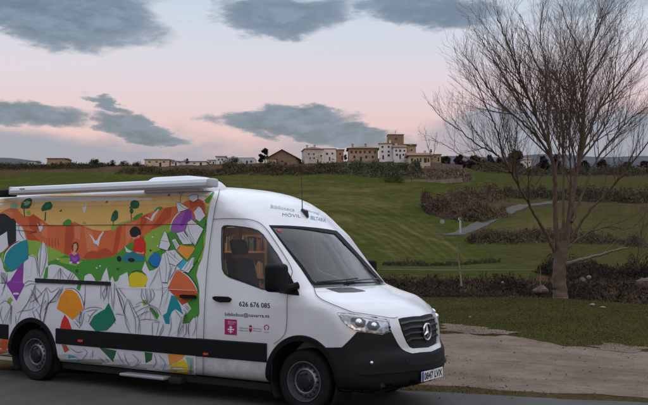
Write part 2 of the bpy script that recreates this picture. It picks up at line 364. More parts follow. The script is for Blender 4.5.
# asphalt: the far edge runs left-to-right just beyond the van
def m_asphalt():
    m_=bpy.data.materials.new('asphalt'); m_.use_nodes=True; nt=m_.node_tree; h=G(nt); bs=nt.nodes['Principled BSDF']
    t=h.n('ShaderNodeTexCoord').outputs['Object']; f,_=h.noise(t,1.3,6,.6); f2,_=h.noise(t,130,3,.8); f3,_=h.noise(t,22,5,.7)
    v=h.n('ShaderNodeTexVoronoi'); v.inputs['Scale'].default_value=95; h.l(t,v.inputs['Vector'])
    c=h.mix(h.mr(f,.3,.7),(.060,.055,.052),(.095,.086,.078)); c=h.mix(h.m('MULTIPLY',h.mr(f2,.5,.75),.7),c,(.17,.155,.14)); c=h.mix(h.m('MULTIPLY',h.mr(f3,.5,.75),.35),c,(.030,.029,.028))
    h.l(c,bs.inputs['Base Color']); bs.inputs['Roughness'].default_value=.88
    f5,_=h.noise(t,.55,3,.5); vv=h.n('ShaderNodeTexVoronoi',feature='DISTANCE_TO_EDGE'); vv.inputs['Scale'].default_value=.5; nn=h.n('ShaderNodeVectorMath',operation='ADD'); h.l(t,nn.inputs[0]); h.l(h.noise(t,2.5,5,.7)[1],nn.inputs[1]); h.l(nn.outputs[0],vv.inputs['Vector'])
    ck=h.m('MULTIPLY',h.mr(vv.outputs[0],.012,.003),h.mr(f5,.48,.6)); c=h.mix(h.m('MULTIPLY',ck,.75),h.mix(h.m('MULTIPLY',h.mr(f5,.52,.56),.22),c,(.12,.11,.10)),(.02,.019,.018)); h.l(c,bs.inputs['Base Color'])
    bn=h.n('ShaderNodeBump'); bn.inputs['Distance'].default_value=.012; bn.inputs['Strength'].default_value=.8; h.l(h.m('ADD',f2,h.m('MULTIPLY',v.outputs[0],.8)),bn.inputs['Height']); h.l(bn.outputs[0],bs.inputs['Normal'])
    return m_
A_ASPH=m_asphalt()
e0=gp(440,391.5); e1=gp(648,402); dx,dy=e1[0]-e0[0],e1[1]-e0[1]
farl=(e0[0]-dx*14,e0[1]-dy*14); farr=(e0[0]+dx*12,e0[1]+dy*12)
edge=wob([farl,(e0[0]-dx*3,e0[1]-dy*3),e0,e1,farr],.10,.16,5)
sheet_poly('asphalt_road',[(farl[0]-2,-25),(farr[0]+2,-25)]+edge[::-1],A_ASPH,.008,1.5)
def m_dirt():
    m_=bpy.data.materials.new('gravel_dirt'); m_.use_nodes=True; nt=m_.node_tree; h=G(nt); bs=nt.nodes['Principled BSDF']
    t=h.n('ShaderNodeTexCoord').outputs['Object']; f,_=h.noise(t,.9,6,.65); f2,_=h.noise(t,38,4,.8); f3,_=h.noise(t,7,5,.7)
    v=h.n('ShaderNodeTexVoronoi'); v.inputs['Scale'].default_value=28; h.l(t,v.inputs['Vector'])
    c=h.mix(h.mr(f,.3,.7),(.23,.165,.120),(.37,.275,.210)); c=h.mix(h.m('MULTIPLY',h.mr(f3,.48,.72),.55),c,(.13,.098,.078)); c=h.mix(h.m('MULTIPLY',h.mr(f2,.56,.74),.7),c,(.48,.42,.36)); c=h.mix(h.m('MULTIPLY',h.mr(v.outputs[0],.22,.10),.35),c,(.17,.13,.10))
    mp=h.n('ShaderNodeMapping'); mp.inputs['Rotation'].default_value=(0,0,-TH+.12); mp.inputs['Scale'].default_value=(.25,2.2,1); h.l(t,mp.inputs[0]); f4,_=h.noise(mp.outputs[0],1.2,4,.6)
    c=h.mix(h.m('MULTIPLY',h.mr(f4,.5,.68),.22),c,(.12,.092,.066))
    h.l(c,bs.inputs['Base Color']); bs.inputs['Roughness'].default_value=1; bs.inputs['Specular IOR Level'].default_value=.05
    bn=h.n('ShaderNodeBump'); bn.inputs['Distance'].default_value=.055; bn.inputs['Strength'].default_value=.9; h.l(h.m('ADD',f2,h.m('MULTIPLY',v.outputs[0],.6)),bn.inputs['Height']); h.l(bn.outputs[0],bs.inputs['Normal'])
    return m_
DIRT=m_dirt()
top=[(-8,17.2),(-1.5,18.1)]+[gp(*q) for q in ((446,334),(470,333.5),(500,337),(540,341),(580,346.5),(620,350.5),(648,354),(700,362),(800,374))]
topw=wob(top,.8,.16,9)
low=wob([(farr[0],farr[1]),gp(900,400),gp(700,398),gp(648,397.5),gp(560,392),gp(500,388.5),gp(450,385),gp(420,383),gp(380,379),gp(300,373),gp(150,366),gp(0,360),(farl[0]+6,farl[1]-1)],.16,.16,12)
sheet_poly('dirt_track',topw+low,DIRT,.004,1.)
for px_,py_,rx,ry in ((468,329.5,.6,.22),(492,332,.45,.15),(617,347.5,.45,.2),(455,326,.3,.2)):
    x_,y_=gp(px_,py_); sheet_poly('dirt_patch',[(x_+rx*(1+.3*math.sin(5*t_+px_))*math.cos(t_),y_+ry*3*(1+.3*math.sin(4*t_+py_))*math.sin(t_)) for t_ in np.linspace(0,2*math.pi,26,endpoint=False)],DIRT,.010,.5)
# country road on the opposite slope and the pale path along the ravine
def ribbon(name,pts,wd,m_,dz,label=None):
    """pts: (px, b) positions on the terrain, wd width m"""
    c=[]
    for (x0,b0),(x1,b1) in zip(pts[:-1],pts[1:]):
        for t in np.linspace(0,1,14,endpoint=False): c.append(((x0+(x1-x0)*t-324)/F*(b0+(b1-b0)*t),b0+(b1-b0)*t))
    c=np.array(c)
    for _ in range(6): c[1:-1]=(c[:-2]+2*c[1:-1]+c[2:])/4
    T=np.gradient(c,axis=0); T/=np.linalg.norm(T,axis=1)[:,None]; N=np.stack([-T[:,1],T[:,0]],1)
    n=len(c); ks=np.linspace(-.5,.5,5); R5=[c+N*wd*k for k in ks]; Z5=[tz(q[:,0],q[:,1]) for q in R5]; zm=np.max(Z5,axis=0)
    P=np.concatenate([W3(q[:,0],q[:,1],z=.5*z+.5*zm+dz) for q,z in zip(R5,Z5)]+[W3(q[:,0],q[:,1],z=z-.6) for q,z in ((R5[0],Z5[0]),(R5[4],Z5[4]))]); fs=[]
    for i in range(n-1):
        for k in range(4): fs.append((k*n+i,k*n+i+1,(k+1)*n+i+1,(k+1)*n+i))
        fs+=[(i,5*n+i,5*n+i+1,i+1),(4*n+i+1,6*n+i+1,6*n+i,4*n+i)]
    fs=[f if not k_%1 else f for k_,f in enumerate(fs)]; fs+=[(0,n,2*n,3*n,4*n,6*n,5*n)]
    a_=np.cross(P[fs[0][1]]-P[fs[0][0]],P[fs[0][2]]-P[fs[0][0]])[2]
    if a_<0: fs=[f[::-1] for f in fs]
    return tag(mesh(name,P,fs,m_,smooth=False),kind='structure')
PALE=mat('pale_gravel',(.13,.12,.085),1.,spec=0,var=.25,scale=2)
RD=mat('worn_road',(.115,.108,.10),1.,spec=0,var=.2,scale=.6)
ribbon('country_road',[(449,167),(456,169),(465,172),(478,181),(492,198),(508,217),(522,232),(536,240),(556,249)],3.9,RD,.12)
ribbon('field_path',[(250,93),(324,93),(400,93),(500,93.5),(600,93),(700,93)],.75,PALE,.08)
ribbon('upper_path',[(520,158),(560,163),(600,164),(648,166),(720,172)],.8,PALE,.15)
# =================================================================== HILLS far off
def far_hills():
    bx=[];vs=[];fs=[];n=260
    for i in range(n):
        px=-900+i*(2500/(n-1)); b=5200+600*math.sin(px*.004)
        y=161.0-9*math.exp(-((px-35)/70)**2)*0+ -5.0*math.exp(-((px-8)/26)**2)+2.5*math.sin(px*.021)+1.2*math.sin(px*.07+1)
        if px>420: y=158-3*math.sin((px-420)*.012)-1.3*math.sin(px*.06)
        if 40<px<420: y=168
        zt=1.87+(240-y)*b/F
        for k,(bb,zz) in enumerate(((b-2600,-80),(b-1500,zt*.45),(b-600,zt*.82),(b,zt),(b+900,zt*.7),(b+2500,-100))):
            zz+=(fbm(np.array([px*.03]),np.array([k*1.7]),77)[0]-.5)*60*(k in(1,2)); vs.append(W3((px-324)/F*bb,[bb],z=zz)[0])
    fs=[(i*6+k,(i+1)*6+k,(i+1)*6+k+1,i*6+k+1) for i in range(n-1) for k in range(5)]
    tag(mesh('hills',np.array(vs),fs,mat('hill_forest_haze',(.040,.046,.058),.95,var=.4,scale=.004),smooth=True),kind='structure')  # distance haze put into the forest colour as blue-grey
far_hills()
# =================================================================== VAN
WB=4.325
def sstep(x,a,b): t=np.clip((x-a)/(b-a),0,1); return t*t*(3-2*t)
PROF=np.array([(-1.64,.285),(-1.66,.5),(-1.64,1.4),(-1.58,2.38),(-1.45,2.52),(0,2.545),(2.3,2.545),(2.7,2.53),(3.0,2.495),(3.25,2.45),(3.45,2.385),(3.62,2.30),(3.75,2.19),(3.87,2.06),
  (4.02,1.915),(4.28,1.60),(4.52,1.335),(4.72,1.265),(4.95,1.205),(5.12,1.125),(5.235,1.03),(5.285,.93),(5.305,.80),(5.315,.70),(5.365,.62),(5.37,.45),(5.34,.33),(5.26,.28),(4.9,.27),(4.8,.285)],float)
def sd_poly(px,pz,P):
    d=np.full(px.shape,1e9); ins=np.zeros(px.shape,bool); n=len(P)
    for i in range(n):
        ax,az_=P[i]; bx,bz=P[(i+1)%n]; vx,vz=bx-ax,bz-az_
        t=np.clip(((px-ax)*vx+(pz-az_)*vz)/(vx*vx+vz*vz),0,1); d=np.minimum(d,(px-ax-t*vx)**2+(pz-az_-t*vz)**2)
        c=((az_<=pz)&(bz>pz))|((bz<=pz)&(az_>pz))
        if abs(vz)>1e-12: ins^= c&(px<ax+(pz-az_)*vx/vz)
    d=np.sqrt(d); return np.where(ins,-d,d)
# tabulate the side profile once, look it up bilinearly
_gx=np.arange(-2.1,5.9,.0125); _gz=np.arange(-.1,3.0,.0125); _GX,_GZ=np.meshgrid(_gx,_gz,indexing='ij')
_T=sd_poly(_GX,_GZ,PROF)
for _ in range(3):
    _T[1:-1,1:-1]=(_T[1:-1,1:-1]*4+_T[:-2,1:-1]+_T[2:,1:-1]+_T[1:-1,:-2]+_T[1:-1,2:])/8
def tabA(x,z):
    u=np.clip((x-_gx[0])/.0125,0,len(_gx)-1.001); v_=np.clip((z-_gz[0])/.0125,0,len(_gz)-1.001); i=u.astype(int); j=v_.astype(int); a=u-i; b=v_-j
    return (_T[i,j]*(1-a)+_T[i+1,j]*a)*(1-b)+(_T[i,j+1]*(1-a)+_T[i+1,j+1]*a)*b
def halfw(x,z):
    lean=.055+.13*sstep(x,3.15,4.0)
    y=1.0-lean*np.maximum(z-1.15,0)-.10*np.maximum(.55-z,0)**1.3
    y=y-.012*np.exp(-((z-1.0)/.10)**2)*0
    y=y-.26*sstep(x,4.75,5.45)
    return y
def body(x,y,z):
    k=.27*sstep(x,3.0,3.9)+.10*sstep(x,4.7,5.1)
    xs=x+k*y*y
    a=tabA(xs,z-.0*y)
    a=a+y*y*sstep(z,1.9,2.3)*(.04+.13*sstep(x,2.7,3.3))
    b=(np.abs(y)-halfw(x,z))*.99
    r=.13+.09*sstep(x,4.5,5.0)+.03*sstep(z,2.2,2.5)
    h=np.maximum(r-np.abs(a-b),0)/r
    return np.maximum(a,b)+h*h*r*.25
def grad(f,P,e=2e-3):
    x,y,z=P.T; G_=np.stack([f(x+e,y,z)-f(x-e,y,z),f(x,y+e,z)-f(x,y-e,z),f(x,y,z+e)-f(x,y,z-e)],1)
    return G_/(np.linalg.norm(G_,axis=1)[:,None]+1e-12)
def march(f,P0,D,tmax=40):
    """sphere-trace many rays onto the body surface"""
    P0=np.broadcast_to(P0,D.shape); D=D/np.linalg.norm(D,axis=1)[:,None]; t=np.zeros(len(D))
    for _ in range(160):
        P=P0+D*t[:,None]; d=f(*P.T); t=np.where(np.abs(d)>2e-5,t+np.clip(d*.8,-.2,1.2),t); t=np.minimum(t,tmax)
    return P0+D*t[:,None],t
def nets(f,lo,hi,h,flip=False):
    ax=[np.arange(lo[i],hi[i]+h,h) for i in range(3)]; X,Y,Z=np.meshgrid(*ax,indexing='ij'); V_=f(X,Y,Z); sgn=V_<0
    n=np.array(V_.shape)-1
    cs=sum(sgn[i:n[0]+i,j:n[1]+j,k:n[2]+k].astype(np.int8) for i in(0,1) for j in (0,1) for k in (0,1)); act=(cs>0)&(cs<8)
    idx=-np.ones(n,int); ii=np.argwhere(act); idx[act]=np.arange(len(ii))
    P=np.stack([ax[q][ii[:,q]]+h/2 for q in range(3)],1)
    for _ in range(5):
        d=f(*P.T); g_=grad(f,P); P=P-g_*np.clip(d,-h*.6,h*.6)[:,None]*.9
    F_=[]
    for a in range(3):
        b,c=(a+1)%3,(a+2)%3
        s0=[slice(None)]*3; s1=[slice(None)]*3; s0[a]=slice(0,-1); s1[a]=slice(1,None)
        ch=sgn[tuple(s0)]!=sgn[tuple(s1)]; e=np.argwhere(ch); e=e[(e[:,b]>0)&(e[:,c]>0)&(e[:,b]<n[b])&(e[:,c]<n[c])]
        ins=sgn[tuple(e.T)]
        def I(db,dc):
            q=e.copy(); q[:,b]-=db; q[:,c]-=dc; return idx[tuple(q.T)]
        Q=np.stack([I(1,1),I(0,1),I(0,0),I(1,0)],1); Q[~ins]=Q[~ins][:,::-1]; F_.append(Q)
    F_=np.concatenate(F_); F_=F_[(F_>=0).all(1)]
    return P,(F_[:,::-1] if flip else F_)
def carved(x,y,z):
    d=body(x,y,z)
    for xc in (0,WB):
        c=np.maximum(np.hypot(x-xc,z-.36)-.438,-(np.abs(y)-.62)); d=np.maximum(d,-c)
    return d
def inner(x,y,z): return np.maximum(np.maximum(body(x,y,z)+.055,.52-z),np.maximum(x-4.62,-1.5-x))
def inner2(x,y,z):
    d=inner(x,y,z)
    for xc in (0,WB):
        c=np.maximum(np.hypot(x-xc,z-.36)-.47,-(np.abs(y)-.56)); d=np.maximum(d,-c)
    return d
LO=(-1.75,-1.08,.2); HI=(5.5,1.08,2.68)
P1,F1=nets(carved,LO,HI,.03); P2,F2=nets(inner2,LO,HI,.04,True)
# --- materials
PAINT=mat('white_van_paint',(.80,.80,.82),.28,coat=.6,var=.03,scale=1.2,dirt_shade=.55)
PLAST=mat('black_plastic',(.008,.008,.009),.6,spec=.15,bump=.12,bscale=300)
PLASTM=mat('dark_trim',(.010,.010,.011),.35)
RUB=mat('tyre_rubber',(.010,.010,.010),.8,spec=.2,bump=.3,bscale=40,var=.3,scale=9)
STEEL=mat('steel_rim',(.20,.20,.22),.42,metal=.8,var=.15,scale=20)
DARK=mat('dark_recess',(.006,.006,.006),.8)
CHROME=mat('chrome',(.75,.76,.78),.12,metal=1)
GLOSSB=mat('gloss_black',(.010,.010,.011),.12,coat=.5)
def glassmat(name,tint,rough=.02,k_=1.9):
    m_=bpy.data.materials.new(name); m_.use_nodes=True; nt=m_.node_tree; nt.nodes.clear(); h=G(nt)
    gl=h.n('ShaderNodeBsdfGlossy'); gl.inputs['Roughness'].default_value=rough; tr=h.n('ShaderNodeBsdfTransparent'); tr.inputs[0].default_value=tuple(tint)+(1,)
    fr=h.n('ShaderNodeFresnel'); fr.inputs[0].default_value=1.52; mx=h.n('ShaderNodeMixShader')
    h.l(h.m('MULTIPLY',fr.outputs[0],k_,clamp=True),mx.inputs[0]); h.l(tr.outputs[0],mx.inputs[1]); h.l(gl.outputs[0],mx.inputs[2])
    o=h.n('ShaderNodeOutputMaterial'); h.l(mx.outputs[0],o.inputs[0]); return m_
GLASS=glassmat('windscreen_glass',(.48,.54,.57),k_=1.7); GLASS2=glassmat('side_glass',(.62,.62,.60))
VAN=empty('library_van',(WB/2,0,0),0,'white high-roofed library van with colourful storybook artwork parked on the asphalt','van')
VO=Vector((WB/2,0,0))
def vpart(name,vs,fs,m_,parent=None,**k):
    vs=np.asarray(vs,float)-np.array([WB/2,0,0]); return mesh(name,vs,fs if isinstance(fs,list) else fs.tolist(),m_,parent or VAN,**k)
def vmb(mb,name,m_,parent=None,smooth=True,sharp=35):
    return vpart(name,np.array(mb.v),mb.f,m_,parent,smooth=smooth,sharp=sharp)
# --- outlines traced once and laid on the real body surface
def on_body(pxy):
    pxy=np.asarray(pxy,float); D=FW[None]+RT[None]*((pxy[:,0]-324)/F)[:,None]-UP[None]*((pxy[:,1]-202.5)/F)[:,None]
    global BAD
    P,t=march(body,O,D); bad=(t>25)|(np.abs(body(*P.T))>.01); BAD=bad
    if bad.any():
        # rays that graze past: pull to the nearest surface point
        Q=O+D[bad]/np.linalg.norm(D[bad],axis=1)[:,None]*np.median(t[~bad]) if (~bad).any() else P[bad]
        for _ in range(30): Q=Q-grad(body,Q)*body(*Q.T)[:,None]*.8
        P[bad]=Q
    return P
def dens(poly,step,closed=True):
    out=[]; n=len(poly)
    for i in range(n if closed else n-1):
        (x0,y0),(x1,y1)=poly[i],poly[(i+1)%n]; L=math.hypot(x1-x0,y1-y0); k=max(1,int(math.ceil(L/step)))
        out+=[(x0+(x1-x0)*j/k,y0+(y1-y0)*j/k) for j in range(k)]
    if not closed: out.append(poly[-1])
    return out
def tri(poly,step,extra=()):
    b=dens(poly,step); xs=[p[0] for p in poly]; ys=[p[1] for p in poly]
    vs=[Vector(p) for p in b]; n=len(vs)
    for x in np.arange(min(xs)+step/2,max(xs),step):
        for y in np.arange(min(ys)+step/2,max(ys),step): vs.append(Vector((x+.013*random.random(),y+.013*random.random())))
    ed=[]
    for pl in extra:
        k=len(vs); vs+=[Vector(p) for p in pl]; ed+=[(k+i,k+i+1) for i in range(len(pl)-1)]
    r=delaunay_2d_cdt(vs,ed,[list(range(n))],1,1e-5); return np.array([tuple(p) for p in r[0]]),[tuple(f) for f in r[2]]
def patch(polys,off,step=4.,mirror=False,thick=0.,proj_=on_body,maxoff=None):
    """surface patch(es) following the body, lifted by off metres along the normal"""
    VS=[];FS=[]
    for poly in polys:
        q,f=tri(poly,step)
        if not len(f): continue
        P=proj_(q); N=grad(body,P); Pa=P+N*off
        n_=np.cross(Pa[[a[1] for a in f]]-Pa[[a[0] for a in f]],Pa[[a[2] for a in f]]-Pa[[a[0] for a in f]])
        out=(n_*N[[a[0] for a in f]]).sum(1)>0
        f=[a if o_ else a[::-1] for a,o_ in zip(f,out)]
        if mirror: Pa[:,1]=np.minimum(Pa[:,1],0); P[:,1]=np.minimum(P[:,1],0)
        if thick:
            n=len(Pa); ed={}
            for a in f:
                for i in range(len(a)):
                    e=(a[i],a[(i+1)%len(a)])
                    if (e[1],e[0]) in ed: ed.pop((e[1],e[0]))
                    else: ed[e]=1
            Pa=np.concatenate([Pa,P+N*(off-thick)]); f=f+[(e[1],e[0],e[0]+n,e[1]+n) for e in ed]
        b=len(VS); VS+=list(Pa); FS+=[tuple(i+b for i in a) for a in f]
        if mirror:
            b=len(VS); VS+=[p*np.array([1,-1,1]) for p in Pa]; FS+=[tuple(i+b for i in a)[::-1] for a in f]
    return np.array(VS),FS
def part_patch(name,polys,off,m_,step=4.,mirror=False,thick=0.,parent=None,smooth=True):
    r=None
    for p in polys:
        vs,fs=patch([p],off,step,mirror,thick)
        if not len(vs): continue
        h_=len(vs)//2
        if mirror and vs[:h_,1].max()<-.001:
            hf=len(fs)//2; o=vpart(name,vs[:h_],fs[:hf],m_,parent,smooth=smooth,sharp=40)
            vpart(name,vs[h_:],[tuple(i-h_ for i in f) for f in fs[hf:]],m_,parent,smooth=smooth,sharp=40)
        else: o=vpart(name,vs,fs,m_,parent,smooth=smooth,sharp=40)
        r=r or o
    return r
def stroke(pts,wd):
    """polyline in pixels -> thin polygon"""
    p=np.array(pts,float); T=np.gradient(p,axis=0); T/=np.linalg.norm(T,axis=1)[:,None]+1e-9; N=np.stack([-T[:,1],T[:,0]],1)
    w_=np.broadcast_to(np.asarray(wd,float),(len(p),))[:,None]/2
    return [tuple(q) for q in np.concatenate([p+N*w_,(p-N*w_)[::-1]])]
def curve3(pts,n=8):
    """Catmull-Rom through pixel points"""
    p=[pts[0]]+list(pts)+[pts[-1]]; p=np.array(p,float); o=[]
    for i in range(1,len(p)-2):
        for t in np.linspace(0,1,n,endpoint=False):
            a,b,c,d=p[i-1],p[i],p[i+1],p[i+2]; o.append(.5*((2*b)+(-a+c)*t+(2*a-5*b+4*c-d)*t*t+(-a+3*b-3*c+d)*t**3))
    o.append(p[-2]); return [tuple(q) for q in o]
SW=[(221.6,227.8),(223.5,225.6),(227,225),(235,225.6),(244.4,226.7),(252,228),(258.5,230.2),(263.5,234.5),(277.8,254.4),(288.9,273.3),(298.6,292.2),(299.2,295.6),(289.5,294.6),(262,289.6),(244.4,283),(229,277.6),(224.3,274),(222,269),(221.3,258),(221.2,240)]
WS=[(268.7,225.3),(287,225.6),(300,226.4),(314,227.6),(327,229.2),(336.5,230.9),(341,235),(363,259),(383,281.5),(383.8,283.2),(368.5,283.9),(341.4,284.9),(314.5,286),(310.5,283.5),(300.7,268.7),(284.4,247)]
def shrink(poly,f_):
    p=np.array(poly); c=p.mean(0); d=p-c; L=np.linalg.norm(d,axis=1)[:,None]; return [tuple(q) for q in c+d*(1-f_/L)]
# body shell with real window openings
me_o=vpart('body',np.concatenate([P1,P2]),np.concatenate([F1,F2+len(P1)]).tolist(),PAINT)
def cutter(poly,mirror=False):
    P=on_body(dens(poly,6)); N=grad(body,P).mean(0); N/=np.linalg.norm(N)
    if mirror: P=P*np.array([1,-1,1]); N=N*np.array([1,-1,1])
    n=len(P); vs=np.concatenate([P+N*.12,P-N*.22])-np.array([WB/2,0,0])
    fs=[tuple(range(n)),tuple(range(n,2*n))[::-1]]+[(i+1 if i+1<n else 0,i,i+n,(i+1)%n+n) for i in range(n)]
    o=mesh('cutter',vs,fs); 
    import bmesh
    bm=bmesh.new(); bm.from_mesh(o.data); bmesh.ops.recalc_face_normals(bm,faces=bm.faces); bm.to_mesh(o.data); bm.free()
    return o
SWi=shrink(SW,.8); WSi=shrink(WS,2.6)
cts=[cutter(SWi),cutter(SWi,True),cutter(WSi)]
for c in cts:
    c.parent=VAN; md=me_o.modifiers.new('b','BOOLEAN'); md.operation='DIFFERENCE'; md.object=c; md.solver='EXACT'
bpy.context.view_layer.update()
dg=bpy.context.evaluated_depsgraph_get(); nm=bpy.data.meshes.new_from_object(me_o.evaluated_get(dg))
me_o.modifiers.clear(); old=me_o.data; me_o.data=nm; nm.name='body'; bpy.data.meshes.remove(old)
for c in cts: d_=c.data; bpy.data.objects.remove(c); bpy.data.meshes.remove(d_)
nm.polygons.foreach_set('use_smooth',np.ones(len(nm.polygons),bool)); nm.set_sharp_from_angle(angle=math.radians(40))
nm.materials.append(PLAST); cen=np.empty(len(nm.polygons)*3); nm.polygons.foreach_get('center',cen); cen=cen.reshape(-1,3); mi_=np.zeros(len(cen),np.int32); mi_[(cen[:,2]<.37)&(cen[:,0]+WB/2>4.78)]=1; mi_[(cen[:,2]<.32)&(cen[:,0]+WB/2<4.7)&(np.abs(cen[:,1])<.9)]=1; nm.polygons.foreach_set('material_index',mi_)
# exact normals on the painted skin: body surface is analytic
# --- glazing
def ring(outer,inner_): # frame band polygon between two outlines given as quads
    return [(outer,inner_)]
def band(poly,wd,off,name,m_,mirror=False,parent=None,thick=0.):
    """closed band of width wd (px) inside an outline"""
    a=np.array(dens(poly,4)); b=np.array(shrink([tuple(q) for q in a],wd)); n=len(a)
    Pa=on_body(a); Pb=on_body(b); Na=grad(body,Pa); Nb=grad(body,Pb); A_=Pa+Na*off; B_=Pb+Nb*off
    vs=np.concatenate([A_,B_]); fs=[(i,(i+1)%n,(i+1)%n+n,i+n) for i in range(n)]
    c=np.cross(vs[1]-vs[0],vs[n]-vs[0])@Na[0]
    if c<0: fs=[f[::-1] for f in fs]
    if mirror:
        k=len(vs); vs=np.concatenate([vs,vs*np.array([1,-1,1])]); fs=fs+[tuple(i+k for i in f)[::-1] for f in fs]
    return vpart(name,vs,fs,m_,parent,smooth=True)
wsg=part_patch('windscreen',[WS],-.006,GLASS,5,parent=None)
band(WS,3.4,.003,'black_border',PLAST,parent=wsg)
for mir in (0,1):
    vs,fs=patch([SW],-.014,5)
    if mir: vs=vs*np.array([1,-1,1]); fs=[f[::-1] for f in fs]
    sg=vpart('side_window',vs,fs,GLASS2,smooth=True)
    a=np.array(dens(SW,4)); b=np.array(shrink([tuple(q) for q in a],1.5)); n=len(a)
    Pa,Pb=on_body(a),on_body(b); N=grad(body,Pa); vs=np.concatenate([Pa+N*.003,Pb+N*.003]); 
    if mir: vs=vs*np.array([1,-1,1])
    vpart('window_seal',vs,[(i,(i+1)%n,(i+1)%n+n,i+n) for i in range(n)],GLOSSB,sg,smooth=True)
# quarter-light divider and the black triangle the mirror sits on
part_patch('mirror_base',[[(284,266),(289.2,273.6),(298.8,292.4),(299.2,295.6),(289.5,294.6),(281,293)]],.006,PLAST,3,thick=.01)
# --- side mirror
mp=MB(); p0=at(275,278,0)  # direction only
def yplane(px,py,y):
    d=pdir(px,py); return O+d*((y-O[1])/d[1])
mc=yplane(275,277.5,-1.17)
mp.rbox(mc[0]-.07,mc[0]+.13,mc[1]-.13,mc[1]+.10,mc[2]-.155,mc[2]+.15,.055,4)
mo=vmb(mp,'side_mirror',PLAST)
q=MB(); q.tube([(mc[0]+.03,mc[1]+.05,mc[2]-.13),(mc[0]+.09,-1.0,mc[2]-.11),(mc[0]+.14,-.93,mc[2]-.09)],[.045,.04,.04],8); vmb(q,'mirror_arm',PLAST,mo)
q=MB(); q.rbox(3.86,4.10,.97,1.06,mc[2]-.15,mc[2]+.15,.04,4); m2=vmb(q,'side_mirror',PLAST)
q=MB(); q.tube([(3.98,.99,mc[2]-.1),(4.12,.95,mc[2]-.09)],[.04,.04],8); vmb(q,'mirror_arm',PLAST,m2)
# --- black side strip (behind front wheel, between the arches, behind the rear wheel) in real coordinates
def side_y(x,z):
    x=np.asarray(x,float); z=np.broadcast_to(np.asarray(z,float),x.shape); P0=np.stack([x,np.full(x.shape,-1.6),z],1)
    P,t=march(body,P0,np.tile([[0,1.,0]],(len(x),1)),3); return P[:,1]
def side_band(name,x0,x1,z0,z1,off,m_,mirror=True,arch=None,parent=None):
    xs=np.arange(x0,x1+.001,.05) if x1-x0>.1 else np.array([x0,x1]); xs[-1]=x1
    zs=np.array([z0,z0+.012,(z0+z1)/2,z1-.012,z1]); o_=np.array([0,off,off,off,0])
    V_=[]
    for z,o1 in zip(zs,o_): y=side_y(xs,z); V_.append(np.stack([xs,y-o1,np.full(len(xs),z)],1))
    n=len(xs); vs=np.concatenate(V_); fs=[(j*n+i,j*n+i+1,(j+1)*n+i+1,(j+1)*n+i) for j in range(4) for i in range(n-1)]
    fs+=[tuple(j*n for j in range(5))[::-1],tuple(j*n+n-1 for j in range(5))]
    if mirror: vpart(name,vs*np.array([1,-1,1]),[f[::-1] for f in fs],m_,parent,smooth=True,sharp=25)
    return vpart(name,vs,fs,m_,parent,smooth=True,sharp=25)
side_band('side_strip',.47,WB-.46,.522,.733,.018,PLAST)
side_band('side_strip',-1.55,-.47,.522,.733,.018,PLAST)
side_band('sill',.46,WB-.47,.292,.312,.006,mat('sill_grey',(.30,.29,.28),.6))
# arch lips
for xc in (0,WB):
    A0,A1=(-8,188)
    n=30; ri,ro=.425,.49
    for mir in (-1,1):
        mb=MB(); vs=[]
        for k in range(n+1):
            a=math.radians(A0+(A1-A0)*k/n)
            for r,o_ in ((ri,-.16),(ri,.016),(ro-.01,.018),(ro,-.004)):
                x=xc+r*math.cos(a); z=max(.36+r*math.sin(a),.29); y=side_y(np.array([x]),z)[0]; vs.append((x,(y-o_)*(1 if mir<0 else -1),z))
        fs=[(k*4+j,(k+1)*4+j,(k+1)*4+j+1,k*4+j+1) for k in range(n) for j in range(3)]
        if mir>0: fs=[f[::-1] for f in fs]
        mb.add(vs,fs); vmb(mb,'wheel_arch_trim',PLAST)
        lb=MB(); lb.add([(xc+.426*math.cos(a_),mir*-yy,.36+.426*math.sin(a_)) for a_ in np.linspace(-.55,math.pi+.55,33) for yy in (-.60,-.985)]+[(xc+.0,mir*.60,.36)],[(2*k,2*k+1,2*k+3,2*k+2) for k in range(32)]+[(2*k,2*k+2,66) for k in range(32)]); vmb(lb,'wheel_housing',DARK)
# floor of the underbody, so that nothing shows through
q=MB(); q.box(-1.5,5.0,-.60,.60,.22,.31); q.box(.48,WB-.48,-.9,.9,.20,.275); q.box(-.1,.1,-.62,.62,.30,.42); q.box(WB-.1,WB+.1,-.62,.62,.3,.42); vmb(q,'underbody',DARK,smooth=False)
